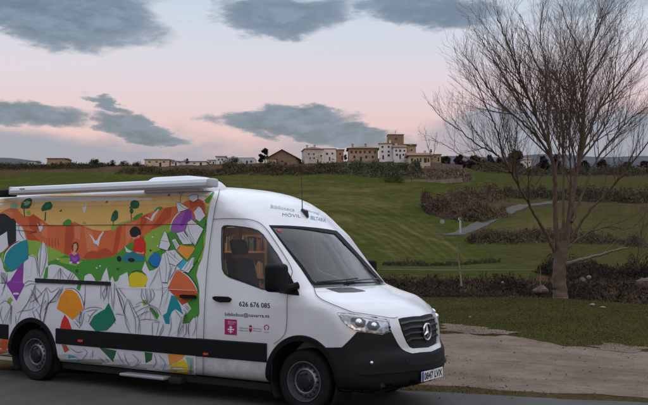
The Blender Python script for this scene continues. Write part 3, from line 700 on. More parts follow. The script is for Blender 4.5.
# --- wheels
for xc in (0,WB):
    for sg_ in (-1,1):
        c=(xc,sg_*.955,.345); 
        t=MB(); t.lathe([(.215,-.20),(.25,-.215),(.325,-.21),(.342,-.185),(.345,-.11),(.342,-.035),(.325,-.008),(.29,.004),(.25,.002),(.222,-.008),(.215,-.03)],c,sgn=sg_,n=64)
        wh=empty('wheel',(xc-WB/2,sg_*.86,.345)); wh.parent=VAN
        def wp(mb,nm_,m_,sm=True):
            o=vmb(mb,nm_,m_,wh,smooth=sm); o.data.transform(__import__('mathutils').Matrix.Translation((-(xc-WB/2),-sg_*.86,-.345))); return o
        for k in range(54):  # tread grooves read as thin ribs
            a=2*math.pi*k/54; r=.3445
            t.add([(xc+r*math.cos(a+d_),c[1]-sg_*yy,c[2]+r*math.sin(a+d_)) for yy in(.03,.19) for d_ in (0,.05)]+[(xc+(r+.004)*math.cos(a+d_),c[1]-sg_*yy,c[2]+(r+.004)*math.sin(a+d_)) for yy in(.035,.185) for d_ in (.008,.042)],[(4,5,7,6),(0,1,5,4),(3,2,6,7),(0,4,6,2),(1,3,7,5)])
        wp(t,'tyre',RUB)
        r_=MB(); r_.lathe([(.221,-.012),(.218,.002),(.209,.002),(.205,-.012),(.20,-.05),(.185,-.075)],c,sgn=sg_)
        r_.lathe([(.187,-.085),(.165,-.055),(.140,-.028),(.128,-.018),(.118,-.022),(.112,-.035)],c,sgn=sg_); hl=r_; nrim=len(r_.f)
        for k in range(16):
            a=2*math.pi*k/16; rr=.153; nrm=np.array([math.cos(a)*.72,sg_*.9,math.sin(a)*.72]); nrm/=np.linalg.norm(nrm)
            cc_=np.array([xc+rr*math.cos(a),c[1]-sg_*.040,c[2]+rr*math.sin(a)])+nrm*.003; u=np.array([-math.sin(a),0,math.cos(a)]); v2=np.cross(nrm,u)
            hl.add([cc_+.0125*math.cos(b)*u+.016*math.sin(b)*v2 for b in np.linspace(0,2*math.pi,10,endpoint=False)],[tuple(range(10))])
        wp(hl,'rim',[STEEL,DARK]).data.polygons.foreach_set('material_index',np.array([0]*nrim+[1]*16,dtype=np.int32))
        hb=MB(); hb.lathe([(.118,-.035),(.112,-.03),(.085,-.022),(.07,.0),(.0,.006)],c,sgn=sg_,n=24)
        for k in range(6):
            a=2*math.pi*k/6+.3; hb.ell((xc+.092*math.cos(a),c[1]-sg_*.022,c[2]+.092*math.sin(a)),(.012,.015,.012),8,4)
        wp(hb,'hub',PLASTM)
        if sg_<0:
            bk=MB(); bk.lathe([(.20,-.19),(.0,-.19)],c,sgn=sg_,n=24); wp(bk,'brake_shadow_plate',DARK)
# --- seams and shut lines
def lines(name,L,m_,off=.0022,parent=None,mirror=True,step=6):
    return part_patch(name,[stroke(dens(curve3(p,5) if len(p)>2 else p,5,False),w_) for p,w_ in L],off,m_,step,mirror,parent=parent,smooth=False)
SEAM=mat('panel_gap',(.02,.02,.022),.7)
SE=[([(219.5,191),(214.8,215),(210.5,245),(207.4,275),(205.4,310),(204.3,345),(204,379)],.55),
    ([(213.9,219.3),(228,218.7),(240,219),(250,220.2),(258,223),(264,227.5),(271,236),(281,251),(289,264),(292.5,272)],.55),
    ([(292.5,272),(288.5,293),(287.6,322),(285.6,333.5),(280,340),(274.5,343.7)],.55),([(272.6,363),(272.2,384)],.5),
    ([(313.5,287),(316,295.3),(323,301),(338,307.5),(351,312.6)],.6),([(351,312.6),(388,318.5),(397,318)],.5)]
lines('shut_lines',SE,SEAM,.0165)
SOFT=mat('body_crease',(.36,.33,.27),.5)
# --- front end
lin=mat('bumper_lower',(.03,.03,.032),.6,bump=.1)
BUMP=[(325,347.6),(342,347.3),(350,339.5),(357,331.8),(370,333.2),(381.7,335),(389.5,331.8),(392.5,335),(396.8,343.6),(401,349.5),(405,352),(411,353.8),(419,352.8),(440,351.2),(440,366),(440,382.6),(417,385),(408,386.5),(396,388.5),(380,390.5),(362,393.5),(345,395.5),(339,394),(338,380),(336,370),(333,360),(328,351.5)]
BUMPM=mat('bumper_plastic',(.013,.013,.014),.55,spec=.18,bump=.12,bscale=300)
part_patch('bumper',[BUMP],.016,BUMPM,4,True,.03)
# lower bumper ledge line, fog-lamp pocket and the air intake
part_patch('air_intake',[[(404,357.2),(412,358.8),(420,358),(440,355.8),(440,362.2),(418,364.6),(409,365),(404.5,362.5)]],.019,DARK,3,True,0)
part_patch('bumper_pocket',[[(361,363.5),(372,358.4),(388,356.8),(386,360),(378,365.5),(364,368.2)]],.019,DARK,3,True,0)
part_patch('bumper_ledge',[[(358,371.5),(375,371.2),(396,370),(415,367.6),(440,365.4),(440,367.6),(415,370),(396,372.4),(375,373.8),(358,374)]],.034,BUMPM,3,True,.02)
fo=on_body([(370.8,362.6)])[0]; fn=grad(body,fo[None])[0]
q=MB(); q.ell(fo+fn*.026,(.022,.022,.022),12,8); vmb(q,'fog_lamp',CHROME); q=MB(); q.ell((fo+fn*.026)*np.array([1,-1,1]),(.022,.022,.022),12,8); vmb(q,'fog_lamp',CHROME)
# grille
GR=[(397,319.2),(403,317.8),(412,316.6),(440,314.9),(440,346.9),(418,348.3),(411.6,348.6),(408.5,347),(405.3,342),(402.6,336),(400.2,329.5),(398.4,323.5)]
gr=part_patch('grille',[GR],.004,DARK,4,True,0)
UF=[(388.2,320),(396.6,318.6),(397.9,323.5),(399.8,329.8),(402.2,336.4),(404.8,342.4),(408.2,347.5),(411.6,349.3),(418,349),(440,347.4),(440,351.4),(419,353.2),(411,354.2),(405,352.3),(400.8,349.6),(396.4,343.4),(392.2,335),(389.9,330.4)]
part_patch('grille_surround',[UF],.022,PAINT,3,True,.035,gr)
SL=[]
for (ya,yb,yc) in ((324.2,321.6,320.4),(329.8,327.0,325.6),(335.5,332.6,331.2),(341.2,338.4,337)):
    x0=398.6+(ya-322)*.36
    SL.append([(x0,ya-.9),(410,yb-.7),(440,yc-1.1),(440,yc+.5),(410,yb+1.1),(x0+.4,ya+1.0)])
part_patch('grille_slat',SL,.024,mat('slat_grey',(.035,.035,.038),.35),3,True,.012,gr)
st0=on_body([(427.3,331.)])[0]; st0[1]=0
sx_=st0[0]+.03; star=MB(); star.lathe([(.098,0),(.098,.012),(.088,.016),(.080,.012),(.080,0)],(sx_,0,st0[2]),axis='x',n=40)
for k in range(3):
    a=math.radians(90+120*k); p=np.array([0,math.cos(a),math.sin(a)]); s_=np.array([0,-math.sin(a),math.cos(a)]); cc_=np.array([sx_,0,st0[2]])
    star.add([cc_+p*.088,cc_+s_*.017-p*.008,cc_-s_*.017-p*.008,cc_+np.array([.022,0,0])],[(0,1,3),(0,3,2)])
vmb(star,'emblem',CHROME,gr,smooth=False)
q=MB(); q.lathe([(.0,-.006),(.082,-.006)],(sx_,0,st0[2]),axis='x',n=30); vmb(q,'emblem_backing',GLOSSB,gr)
# headlamps
HL=[(337.6,312.9),(345,313.4),(357,314.4),(372,317),(386.4,319.9),(388.6,325),(389.6,330.4),(386,332.8),(381.7,334),(372,333.4),(360.7,331.7),(353,329.4),(348,326.4),(342,320.6)]
hlm=bpy.data.materials.new('headlamp_reflector'); hlm.use_nodes=True; h=G(hlm.node_tree); bs=hlm.node_tree.nodes['Principled BSDF']
tcx=h.n('ShaderNodeTexCoord').outputs['Object']; f_,_=h.noise(tcx,13,3,.5); h.l(h.mix(h.mr(f_,.42,.58),(.30,.30,.31),(.80,.81,.84)),bs.inputs['Base Color']); bs.inputs['Metallic'].default_value=.75; bs.inputs['Roughness'].default_value=.22
for mir in (0,1):
    def flip(vs,fs): return (vs*np.array([1,-1,1]),[f[::-1] for f in fs]) if mir else (vs,fs)
    vs,fs=flip(*patch([HL],.003,3)); hp=vpart('headlight',vs,fs,hlm,smooth=True)
    inn=[[(351,318),(360,317.6),(366,321),(364,327.5),(356,328.5),(350.5,323.5)],[(368.5,321),(378,322.5),(380,327),(376,331),(369,330),(366.5,325.5)]]
    vs,fs=flip(*patch(inn,.006,3)); vpart('lamp_bezel',vs,fs,GLOSSB,hp,smooth=True)
    for (x,y,r) in ((358.3,322.8,.045),(373.4,326.,.040)):
        c=on_body([(x,y)])[0]; n_=grad(body,c[None])[0]; c=c+n_*.006
        if mir: c=c*np.array([1,-1,1])
        q=MB(); q.ell(c,(r,r*.9,r),16,10); vmb(q,'lamp_lens',mat('lens_silver',(.8,.8,.82),.08,metal=.9) if 'lens_silver' not in bpy.data.materials else bpy.data.materials['lens_silver'],hp)
    vs,fs=flip(*patch([[(339.5,313.8),(357,315.4),(386,320.6),(386.6,322.2),(357,317.4),(341,315.6)]],.0075,3)); vpart('light_strip',vs,fs,mat('drl_white',(.85,.86,.88),.3) if 'drl_white' not in bpy.data.materials else bpy.data.materials['drl_white'],hp,smooth=True)
    cl=glassmat('lamp_cover',(.95,.95,.95)) if 'lamp_cover' not in bpy.data.materials else bpy.data.materials['lamp_cover']
    vs,fs=flip(*patch([HL],.05 if 0 else .014,3,thick=.012)); vpart('lamp_cover',vs,fs,cl,hp,smooth=True)
# bonnet vent, wipers and cowl
part_patch('bonnet_vent',[[(325.5,288.6),(340,287.6),(352,287.8),(366,291.2),(354,292.3),(339,292.6)]],.005,PLASTM,3,False)
part_patch('cowl_panel',[[(310.5,284),(314.5,285.8),(341.4,284.6),(368.5,283.4),(383.4,282.8),(386,284.8),(368,285.9),(341,286.9),(314,288)]],.004,GLOSSB,3,False)
for a_,b_,c_ in (((316,283.6),(340,281.8),(356,279.9)),((345,283.4),(362,281.4),(376,280.2))):
    P=on_body(dens([a_,b_,c_],4,False)); N=grad(body,P); q=MB(); q.tube(P+N*.03,.009,6); vmb(q,'wiper',PLASTM)
# number plate
pc=np.array([5.42,0,0]); z0=yplane(427.8,374.6,0); pz=.0
d=pdir(428.2,375.3); t=(5.385-O[0])/d[0]; pp=O+d*t; PLY,PLZ=pp[1],pp[2]
WHT=mat('plate_white',(.72,.73,.74),.35); BLU=mat('plate_blue',(.02,.07,.35),.4); BLK=mat('print_black',(.012,.012,.014),.5)
plate=MB(); plate.rbox(5.385,5.395,-.26,.26,PLZ-.055,PLZ+.055,.004,1); pl=vmb(plate,'number_plate',WHT,smooth=False)
q=MB(); q.box(5.36,5.385,-.2,.2,PLZ-.05,PLZ+.05); vmb(q,'plate_holder',PLAST,pl,smooth=False)
q=MB(); q.box(5.3955,5.3965,-.258,-.218,PLZ-.053,PLZ+.053); vmb(q,'country_band',BLU,pl,smooth=False)
def text_mesh(s_,size,bold=0.0):
    c=bpy.data.curves.new('t','FONT'); c.body=s_; c.size=size; c.offset=bold; c.resolution_u=3
    o=bpy.data.objects.new('t',c); COL.objects.link(o); bpy.context.view_layer.update()
    me=bpy.data.meshes.new_from_object(o.evaluated_get(bpy.context.evaluated_depsgraph_get()))
    v_=np.array([tuple(q.co) for q in me.vertices]); f=[tuple(p.vertices) for p in me.polygons]
    bpy.data.objects.remove(o); bpy.data.curves.remove(c); bpy.data.meshes.remove(me); return v_,f
def fit_text(s_,wd,ht,bold=0.0):
    v_,f=text_mesh(s_,1.,bold); v_=v_[:,:2]; v_=(v_-v_.min(0))/(v_.max(0)-v_.min(0)); return v_*np.array([wd,ht]),f
v_,f=fit_text('0847 LVX',.44,.078,.03); vs=np.stack([np.full(len(v_),5.3962),v_[:,0]-.205,v_[:,1]+PLZ-.039],1)
vpart('registration_text',vs,f,BLK,pl)
# --- roof gear
AW=mat('awning_white',(.70,.71,.74),.4,var=.04,scale=3,dirt_shade=.0)
q=MB(); 
a0=yplane(13,192,-1.06)[0]; a1=3.08
sec=[(-.99,2.476),(-1.09,2.480),(-1.12,2.50),(-1.127,2.535),(-1.11,2.572),(-1.05,2.588),(-.93,2.588),(-.93,2.50)]
xs=[a0,a0+.03,a1-.03,a1]; sc4=[.86,1,1,.9]; vs=[]
for x,k in zip(xs,sc4):
    cy,cz=-1.04,2.54; vs+=[(x,cy+(y-cy)*k,cz+(z-cz)*k) for y,z in sec]
n=len(sec); fs=[(i*n+j,(i+1)*n+j,(i+1)*n+(j+1)%n,i*n+(j+1)%n) for i in range(3) for j in range(n)]+[tuple(range(n)),tuple(3*n+j for j in range(n))[::-1]]
q.add(vs,fs); aw=vmb(q,'awning',AW,sharp=30)
q=MB(); q.rbox(a1-.005,a1+.05,-1.112,-.95,2.48,2.58,.02,2); vmb(q,'end_cap',mat('end_cap_grey',(.50,.51,.53),.5),aw); q=MB(); q.rbox(a0-.05,a0+.004,-1.10,-.95,2.48,2.59,.02,2); vmb(q,'end_cap',bpy.data.materials['end_cap_grey'],aw)
q=MB(); q.rbox(a0-.42,a0-.06,-1.07,-.93,2.46,2.56,.02,2); vmb(q,'roof_bracket',PLAST)
q=MB(); xt=yplane(22,191,-1.13)[0]; q.box(xt-.05,xt+.05,-1.132,-1.128,2.545,2.555); vmb(q,'awning_badge',BLK,aw,smooth=False)
# roof pod
def pod(x,y,z):
    hx=np.maximum(np.abs(x-2.42)-.36,0); hy=np.maximum(np.abs(y+.70)-.13,0); zt=2.645-.10*sstep(x,2.55,3.0)+0*y
    d=np.sqrt(hx**2+hy**2+np.maximum(z-(zt-.16),0)**2)-.16
    return np.maximum(d,2.45-z)
Pp,Fp=nets(pod,(1.5,-1.1,2.4),(3.4,.9,2.75),.03); vpart('roof_pod',Pp,Fp.tolist(),AW,smooth=True,sharp=50)
# antenna
ab_=on_body([(301.5,210.5),(307.5,218)]); N=grad(body,ab_); q=MB(); mid=ab_.mean(0)+N.mean(0)*.035
q.tube([ab_[0]+N[0]*.01,mid+N[0]*.0,ab_[1]+N[1]*.008],[.02,.03,.014],10); an=vmb(q,'antenna',PLASTM)
topp=yplane(301.3,176,ab_[0][1]); q=MB(); q.tube([ab_[0]+N[0]*.02,topp],[.006,.0035],6); vmb(q,'antenna_rod',PLASTM,an)
# door handle, slide rail, markers, step
def slab(name,poly,off,thick,m_,mirror=False,parent=None,step=3): return part_patch(name,[poly],off,m_,step,mirror,thick,parent)
fh=slab('door_handle',[(214.6,297.2),(217,296.2),(228,296.6),(231.3,298),(231.5,300.4),(229,301.2),(220,301),(215.4,299.6)],.045,.03,PLAST)
slab('handle_recess',[(213.6,298.6),(217,296.2),(229,296.8),(232,299),(230,302.2),(220,302.4),(215,300.8)],.0035,.002,DARK,parent=fh)
slab('slide_rail',[(36.2,278.2),(111.2,281.8),(111.4,285.4),(36.4,282.6)],.024,.02,DARK)
sh_=slab('sliding_door_handle',[(182,295.6),(184,294.6),(196,295),(198,296.4),(197.4,298.6),(186,298.6),(182.4,297.6)],.05,.03,PLAST)
RED=mat('marker_orange',(.55,.07,.02),.3)
for (x,y) in ((81.5,340.6),(206.8,353.8)): slab('side_marker',[(x-2.4,y-1.2),(x+2.4,y-1),(x+2.4,y+1.2),(x-2.4,y+1)],.024,.01,RED)
s0=yplane(122,373.5,-1.0); s1=yplane(166,379,-1.0)
q=MB(); q.rbox(s0[0],s1[0],-1.05,-.75,.21,.245,.012,2); stp=vmb(q,'step',mat('step_metal',(.35,.35,.36),.45,metal=.4))
q=MB(); q.rbox(s1[0]+.02,s1[0]+.22,-.99,-.8,.17,.25,.02,2); vmb(q,'step_motor',DARK,stp)
# =================================================================== STORYBOOK WRAP on the near side
def on_side(pxy): # same as on_body but kept off the roof edge
    return on_body(pxy)
WC={}
def wm(name,c,r=.38):
    c=tuple(min(q*(1.0 if name in('white','ink','grey') else 1.35),.85) for q in c)
    if name not in WC: WC[name]=mat('wrap_'+name,c,r,coat=.06,var=.06,scale=5,spec=.3,dirt_shade=.28)
    return name
wm('yellow',(.60,.37,.11));wm('pale',(.63,.43,.18));wm('orange',(.52,.115,.035));wm('rust',(.40,.060,.018));wm('coral',(.56,.17,.075));wm('green',(.055,.22,.030));wm('lime',(.20,.34,.045))
wm('deep',(.010,.085,.030));wm('black',(.010,.014,.012));wm('white',(.74,.74,.78));wm('grey',(.36,.36,.40));wm('teal',(.008,.20,.24));wm('jade',(.006,.15,.085));wm('purple',(.20,.035,.26));wm('violet',(.27,.08,.34))
wm('amber',(.62,.22,.012));wm('tangerine',(.66,.24,.04));wm('lemon',(.58,.44,.015));wm('blue',(.010,.14,.36));wm('red',(.50,.022,.016));wm('skin',(.55,.27,.17));wm('hair',(.11,.025,.015));wm('ink',(.055,.045,.06));wm('sage',(.22,.36,.26));wm('denim',(.02,.16,.20));wm('turq',(.05,.33,.42))
CIRC=[]
for xc in (0,WB):
    an=np.linspace(0,math.pi,41); X_=np.concatenate([[xc+.46],xc+.46*np.cos(an),[xc-.46]]); Z_=np.concatenate([[.20],.36+.46*np.sin(an),[.20]]); Y_=side_y(X_,np.maximum(Z_,.30))
    v_=np.stack([X_,Y_,Z_],1)-O; CIRC.append(np.stack([324+F*(v_@RT)/(v_@FW),202.5-F*(v_@UP)/(v_@FW)],1))
X_=np.linspace(-1.5,4.2,60); v_=np.stack([X_,side_y(X_,.296),np.full(60,.296)],1)-O; CIRC.append(np.stack([324+F*(v_@RT)/(v_@FW),202.5-F*(v_@UP)/(v_@FW)],1))
WV=[];WF=[];WI=[];_lay=[0]; wnames=list(WC)
def dec(poly,m_,step=5.):
    _lay[0]+=1; off=.0022+_lay[0]*.00004
    bx=np.array(poly); x0_,y0_=bx.min(0); x1_,y1_=bx.max(0)
    ex=[c for c in CIRC if c[:,0].max()>x0_ and c[:,0].min()<x1_ and c[:,1].max()>y0_ and c[:,1].min()<y1_]
    q,f=tri(poly,step,ex)
    if not len(f): return
    P=on_body(q); ngood=~BAD; N=grad(body,P); Pa=P+N*off
    ok=ngood&(np.abs(N[:,2])<.94)&(P[:,1]<-.5)&(P[:,2]>.293)
    b=len(WV)
    for a in f:
        ce=P[list(a)].mean(0)
        if min(math.hypot(ce[0],max(ce[2]-.36,0)),math.hypot(ce[0]-WB,max(ce[2]-.36,0)))<.459: continue
        if not all(ok[i] for i in a): continue
        c=np.cross(Pa[a[1]]-Pa[a[0]],Pa[a[2]]-Pa[a[0]])@N[a[0]]
        a=a if c>0 else a[::-1]; WF.append(tuple(i+b for i in a)); WI.append(wnames.index(m_))
    WV.extend(list(Pa))
def ell(cx,cy,rx,ry,m_,t=0,n=14,j=.0):
    t=math.radians(t); o=[]
    for k in range(n):
        a=2*math.pi*k/n; r=1+random.uniform(-j,j); x,y=rx*r*math.cos(a),ry*r*math.sin(a); o.append((cx+x*math.cos(t)-y*math.sin(t),cy+x*math.sin(t)+y*math.cos(t)))
    dec(o,m_,4)
def ln(pts,wd=.5,m_='ink',cv=True):
    p=curve3(pts,5) if cv and len(pts)>2 else list(pts); p=dens(p,4,False); n=len(p)
    w_=wd*(.35+.65*np.sin(np.linspace(.25,math.pi-.25,n))); dec(stroke(p,w_),m_,8)
# right edge of the wrap, top to bottom
RE=[(215.4,187),(212.5,197),(210.3,203),(208.3,212.7),(207.3,218.6),(206.4,231),(204.9,244.7),(202.4,257.6),(198.5,266),(196.4,275),(198.5,283.7),(199.4,290),(199.2,300),(199.4,312.8),(197.5,319),(196.6,330),(196.4,342),(196,377)]
dec([(-110,206),(-60,203),(0,199),(60,194),(120,190.5),(180,188.4),(215.4,187)]+RE[1:]+[(120,371),(60,364.5),(0,358),(-60,352),(-110,347)],'yellow',6)
# upper strip: extra light on the inward lean, painted as a paler yellow
dec([(-110,206),(-60,203),(0,199),(60,194),(120,190.5),(180,188.4),(215.4,187),(211,202),(185,203.3),(164,203.8),(114,205.2),(50,207),(0,210),(-110,217)],'pale',6)
ln([(-100,217),(0,210.2),(50,207.2),(114,205.4),(164,204),(209,203)],.45,'amber')  # shading of the body crease painted as a thin line
# mountains
dec([(-110,222),(-30,214),(0,213),(6,209.8),(10.9,207.8),(16.8,208.3),(19.8,211.7),(23.7,215.9),(30.6,215.9),(33.6,213.7),(39.5,218.1),(43.5,220.6),(48.4,224.6),(62.8,225.6),(69.8,223.6),(74.7,221.6),(79.6,224),(84.6,226.4),(92.5,229.4),(101.4,231),(109,230.4),(116,227.6),(119.8,224.6),(130.6,221.6),(144.4,214.7),(155.3,210.7),(164,207.8),(174.8,206.3),(180,205.6),(186.6,200.9),(193,199.4),(199.4,198.9),(203.4,200.9),(207.3,208.8),(208.3,213.7),(205,222),(200,262),(120,268),(0,262),(-110,262)],'orange',5)
for p in ([(66,226),(73,222.2),(74.5,236),(70,255),(64,254)],[(117,228),(122,225),(120,240),(117,254),(112,256)],[(28,217),(33,214.4),(40,219),(43,226),(36,232),(30,228)],[(141,217),(148,214),(146,224),(140,232)],[(189,201),(199,199.6),(204,203),(205,211),(198,206),(191,209)],[(165,209),(172,207),(171,217),(160,226),(150,230)],[(26,231),(33,234),(40,241),(28,240)]): dec(p,'rust')
for p in ([(40,221),(48,226),(47,238),(42,236)],[(84,228),(92,231),(98,250),(88,252)],[(126,224),(137,221),(132,236),(126,248)],[(75,225),(81,226),(80,240),(75,238)],[(152,213),(160,210),(156,219),(149,223)],[(0,215),(10,209),(14,214),(8,218)]): dec(p,'coral')
dec([(83,258),(86,253.5),(92,250.5),(97,252),(103,248.5),(109,249.5),(113,253),(111.5,257),(98,259.5),(88,259.8)],'rust')
dec([(100,250),(106,248),(112,252),(112,257),(102,259)],'rust')
for x in (50,53,56,59): ln([(x,247.5),(x-.8,242),(x-.2,238.5)],1.1,'rust')
dec([(112,228.5),(122,224.3),(131,221.7),(135,219.6),(128,220.5),(119,223.2),(113,226)],'lime')
# meadow
dec([(-110,262),(-20,254),(0,253.6),(8,248.7),(18,242),(26.7,239.8),(37.5,240.8),(47.4,245.7),(55.3,249.2),(63.2,252.7),(66,254.8),(75,257.6),(83.6,259.6),(97.4,259),(112.8,256.6),(119.8,251.7),(128,244),(144.4,235.9),(153.3,229.9),(165,224.6),(173,222),(204,220),(208.6,211),(207.3,218.6)]+RE[5:16]+[(100,340),(-110,320)],'green',5)
dec([(26.7,239.8),(37.5,240.8),(47.4,245.7),(55.3,249.2),(66,254.8),(57,259),(48,262),(38,258),(28,254)],'lime')
dec([(144.4,235.9),(153.3,229.9),(165,224.6),(172,222.4),(173,230),(164,236),(160,250),(154,252),(147,262),(144.4,250)],'lime')
dec([(56,258),(70,258),(83,261),(76,266),(62,263)],'lime')
dec([(2,254),(9,249),(13,252),(7,262),(4,270),(0,262)],'lime')
dec([(204,236),(206.3,231),(204.9,244.7),(202.4,257.6),(199,262),(197,259),(202,250)],'lime')
# little trees and bushes
ell(14.5,206,4,2.6,'sage',-10); ell(29,213,2.2,2.2,'lime')
dec([(24.2,217),(23.6,209),(24.6,208),(25.2,216.5)],'deep'); dec([(20.6,207.5),(22,202.5),(26,199),(30,198),(32.4,200),(31.6,205),(29.5,208.3),(26,208.8),(22.5,208.6)],'deep'); dec([(24,205),(26.5,200.5),(29.5,199.3),(31,202),(29,206.5)],'sage')
dec([(44.6,221),(45.3,212),(46.2,212),(45.8,221)],'black'); dec([(41.3,209.5),(42.5,206),(46,202.4),(50.5,201.6),(53,205.5),(51,209.4),(46.5,210.4),(42.5,211.4)],'deep'); dec([(45,206.5),(48,203.4),(51,204.5),(48.5,208)],'jade')
dec([(62.6,225.4),(63.4,222.4),(66.5,219.8),(69,218.8),(72,221),(71.6,224),(67,225.8)],'green'); ell(84.5,223,2,1.2,'lime')
dec([(113,229),(113.2,221),(114,221),(114,229)],'hair'); dec([(110.9,220.5),(111.6,216.5),(113.4,212),(116,209.8),(118.3,212),(118.3,218),(116,220.6),(113,221.6)],'deep'); ell(113.2,218.8,1.6,1.8,'jade'); dec([(111,226.5),(114,224.6),(117.5,226),(116,230),(112,231.5)],'lime')
dec([(131.2,220.6),(131,212),(131.9,212),(131.9,220.6)],'hair'); ell(135,204.6,4.6,4.4,'deep',0,14,.07); ell(131.8,211,1.9,2.8,'deep'); ell(130.6,207.6,1.2,.9,'deep'); ell(136.6,203.4,1.8,1.6,'jade')
dec([(132.5,218.5),(137,214.6),(142.5,212.6),(143.4,214.4),(139,218),(134,220)],'green'); dec([(154,210.8),(157,207.6),(161,206.6),(163.5,208),(158,210.4)],'green')
dec([(204.6,200.2),(208,197.6),(211.4,193.6),(213.6,191.4),(214.4,193),(211,199.6),(209,203.4),(206,203)],'green'); dec([(206,207),(209,206),(208.2,214),(206,213)],'lime')
# dark forest and pages at the left edge
dec([(-60,214),(-30,207),(-10,210),(0,214.2),(4,213.4),(8,215.6),(12,219),(14,218.4),(16.5,222),(16.3,241),(9,246.5),(8,241),(7,231),(0,237),(-20,244),(-60,250)],'black')
dec([(-12,241),(0,236),(7.2,231.6),(8.3,246.4),(3,251.6),(-6,256)],'white'); dec([(16.3,222.4),(19,225),(22,226),(24.5,232),(26.6,239.6),(22,241.2),(16.5,242)],'white'); ln([(18.6,225),(20,233),(24.6,240)],.6)
# birds
def bird(p): dec(p,'white')
bird([(89.3,233.8),(92.6,236.5),(95.4,240.6),(97.3,240.2),(99.4,236),(103.6,231),(104.2,232),(100.6,238),(98.8,246.4),(96.6,244.2),(94,243),(92.6,239)])
bird([(144.6,216.8),(148.6,217.6),(150.8,219.4),(153,214.6),(158.6,208.8),(159.3,209.6),(154.6,216.6),(152.4,221.2),(149.8,219.8)])
bird([(37.2,222.6),(39.4,226),(41,226.2),(43.6,223.6),(42.4,229.6),(40.4,232),(38.8,228)]); bird([(81.4,204.2),(83,207),(84.6,207.4),(87,204),(86.4,209.6),(84.6,213.6),(83.4,210)])
for x,y in ((61,210.4),(107,201.7),(169,195)): dec([(x-1.6,y+.6),(x,y-.3),(x+.6,y-1.4),(x+1.2,y-.2),(x+.4,y+1),(x-.4,y+1.4)],'hair')
# reading girl
ell(75.4,247,3.4,5.4,'hair',8); dec([(73.6,244.4),(76.4,243.4),(77.6,246.6),(76.6,250),(75.6,251.6),(77.4,254),(74.6,255.6),(71.6,254),(73.6,251)],'skin'); dec([(70,255),(71.6,253.4),(74.6,255.6),(78.4,253),(79.8,256),(80,262),(76,264),(70.6,263)],'purple'); dec([(72.4,256),(75,258.6),(77,256.4),(77.2,261),(73,261)],'violet'); dec([(69.4,262),(72,261.4),(72.4,263.6),(70,264)],'white'); dec([(77,262),(79.6,261.6),(79.6,263.6),(77.4,264)],'white')
# reading boy
dec([(134.4,240),(138,237),(142.6,236.6),(146,243),(146.2,252),(144,257.4),(137,255),(133,251.6)],'red'); dec([(130,234),(134,239.6),(139.8,237.6),(140,233),(134,233)],'skin'); ell(135.6,232.4,5.7,6.0,'black',-15,14,.05); dec([(131.4,237),(134.4,238.8),(139.4,237),(140.6,235),(139,235),(136,237.4)],'skin')
dec([(122,258),(126,253.6),(131,251.8),(137,252.4),(144.6,256),(143.6,261.6),(134,262),(124,262)],'denim'); dec([(136,251.6),(142,252.8),(144.4,251.6),(144,254),(137,253.6)],'skin'); ell(119.4,258.8,2.3,2.9,'black',-20); ell(131.6,260,3.6,2.1,'black',8); dec([(124.8,246),(128.4,249.4),(132.6,251.4),(129.6,252.6),(126.6,252)],'white'); dec([(128,245),(131,244),(133.4,249),(131,250)],'green')
for x,y in ((58,259.2),(97,268),(100.4,266),(152.8,237),(158,246)): ell(x,y,.9,.8,'white')
ell(118,269,1.6,1.1,'deep'); ell(150.8,250.4,1.2,1.,'deep'); ell(77,271,1.5,2.,'deep')
# drift of open books: white page mass
dec([(-110,285),(-40,268),(-10,258),(0,256),(4,266),(6,271.5),(12,272),(22,266.5),(24.2,264),(24,260),(29.4,255.6),(33,254.6),(36.6,257),(38,262),(38.4,256),(40,249),(43,241.6),(45.4,244),(47.2,248),(48.2,256),(48.3,266),(52,264.4),(56,264.6),(62,266.4),(68,270),(74,273.4),(78,278),(80,281.4),(84,281.8),(85,276),(88.6,273.8),(91.6,274),(94.6,278),(96,281),(101.4,281),(103,275.6),(107,267.4),(108.8,276),(110,281.6),(112.6,276),(115,282),(118,281),(120,276),(127.6,272),(128.6,277),(130,286.6),(146,287),(147.4,277),(142.2,270),(145.4,261.4),(147.2,266),(149.6,271),(154,270),(158.6,267),(160,259),(162.6,254),(167,251),(176,250),(182,259),(188,262),(192,258),(196,257),(194,264),(190,272),(182,272),(176,271),(168.5,289),(178,300),(182.7,305.4),(187,302.8),(192,308),(187,316),(184,322.6),(190,322),(194,317.6),(197.4,316)]+RE[-4:]+[(120,371),(60,364.5),(0,358),(-60,352),(-110,347)],'white',5)
for p in ([(30,257),(34,256.2),(37,259),(38,274),(29,279),(24.5,272),(25,262)],[(85,277),(88.6,274.6),(92,275),(93,280),(85,281)],[(1,272),(6,273),(9,284),(2,290)]): dec(p,'grey' if p[0][0]==1 else 'white')
# coloured covers
dec([(12,247.5),(19,242.5),(27.2,240.2),(28.6,247),(29,258.8),(24,262.4),(20,266.4),(12.4,271.4),(8,268.6),(4,262),(5.6,255)],'teal'); ln([(4,262),(6,253.6),(12,246.4),(20,241.6)],1.2,'white'); ln([(3.4,262.6),(5,252.6),(11.4,245.4),(19.6,240.6)],.6); dec([(3,260.4),(5.4,268.4),(10,272),(6.4,272.4),(3.6,268)],'green')
dec([(22,263.6),(24,262.6),(23.8,272),(23.2,282),(25,285.4),(16.8,301),(8,286.4),(6.2,283),(10.6,280.6),(17,270)],'purple'); ln([(6.2,283),(14,282),(23.2,282)],.5,'violet',False); dec([(8,299),(11,297),(13.6,300),(10.4,304),(7.4,303)],'lime')
dec([(66,289.6),(72,289.6),(77,293),(80.6,299),(83.6,309),(76.4,317),(73,320.2),(66,314.4),(57,308.6),(60.4,297)],'amber'); ln([(65,289),(72.6,288.4),(78.6,292),(82.6,299.4),(84.8,308.6)],.7); dec([(65,314.4),(69,320),(72.4,329.6),(60.2,328.6),(62,321)],'red')
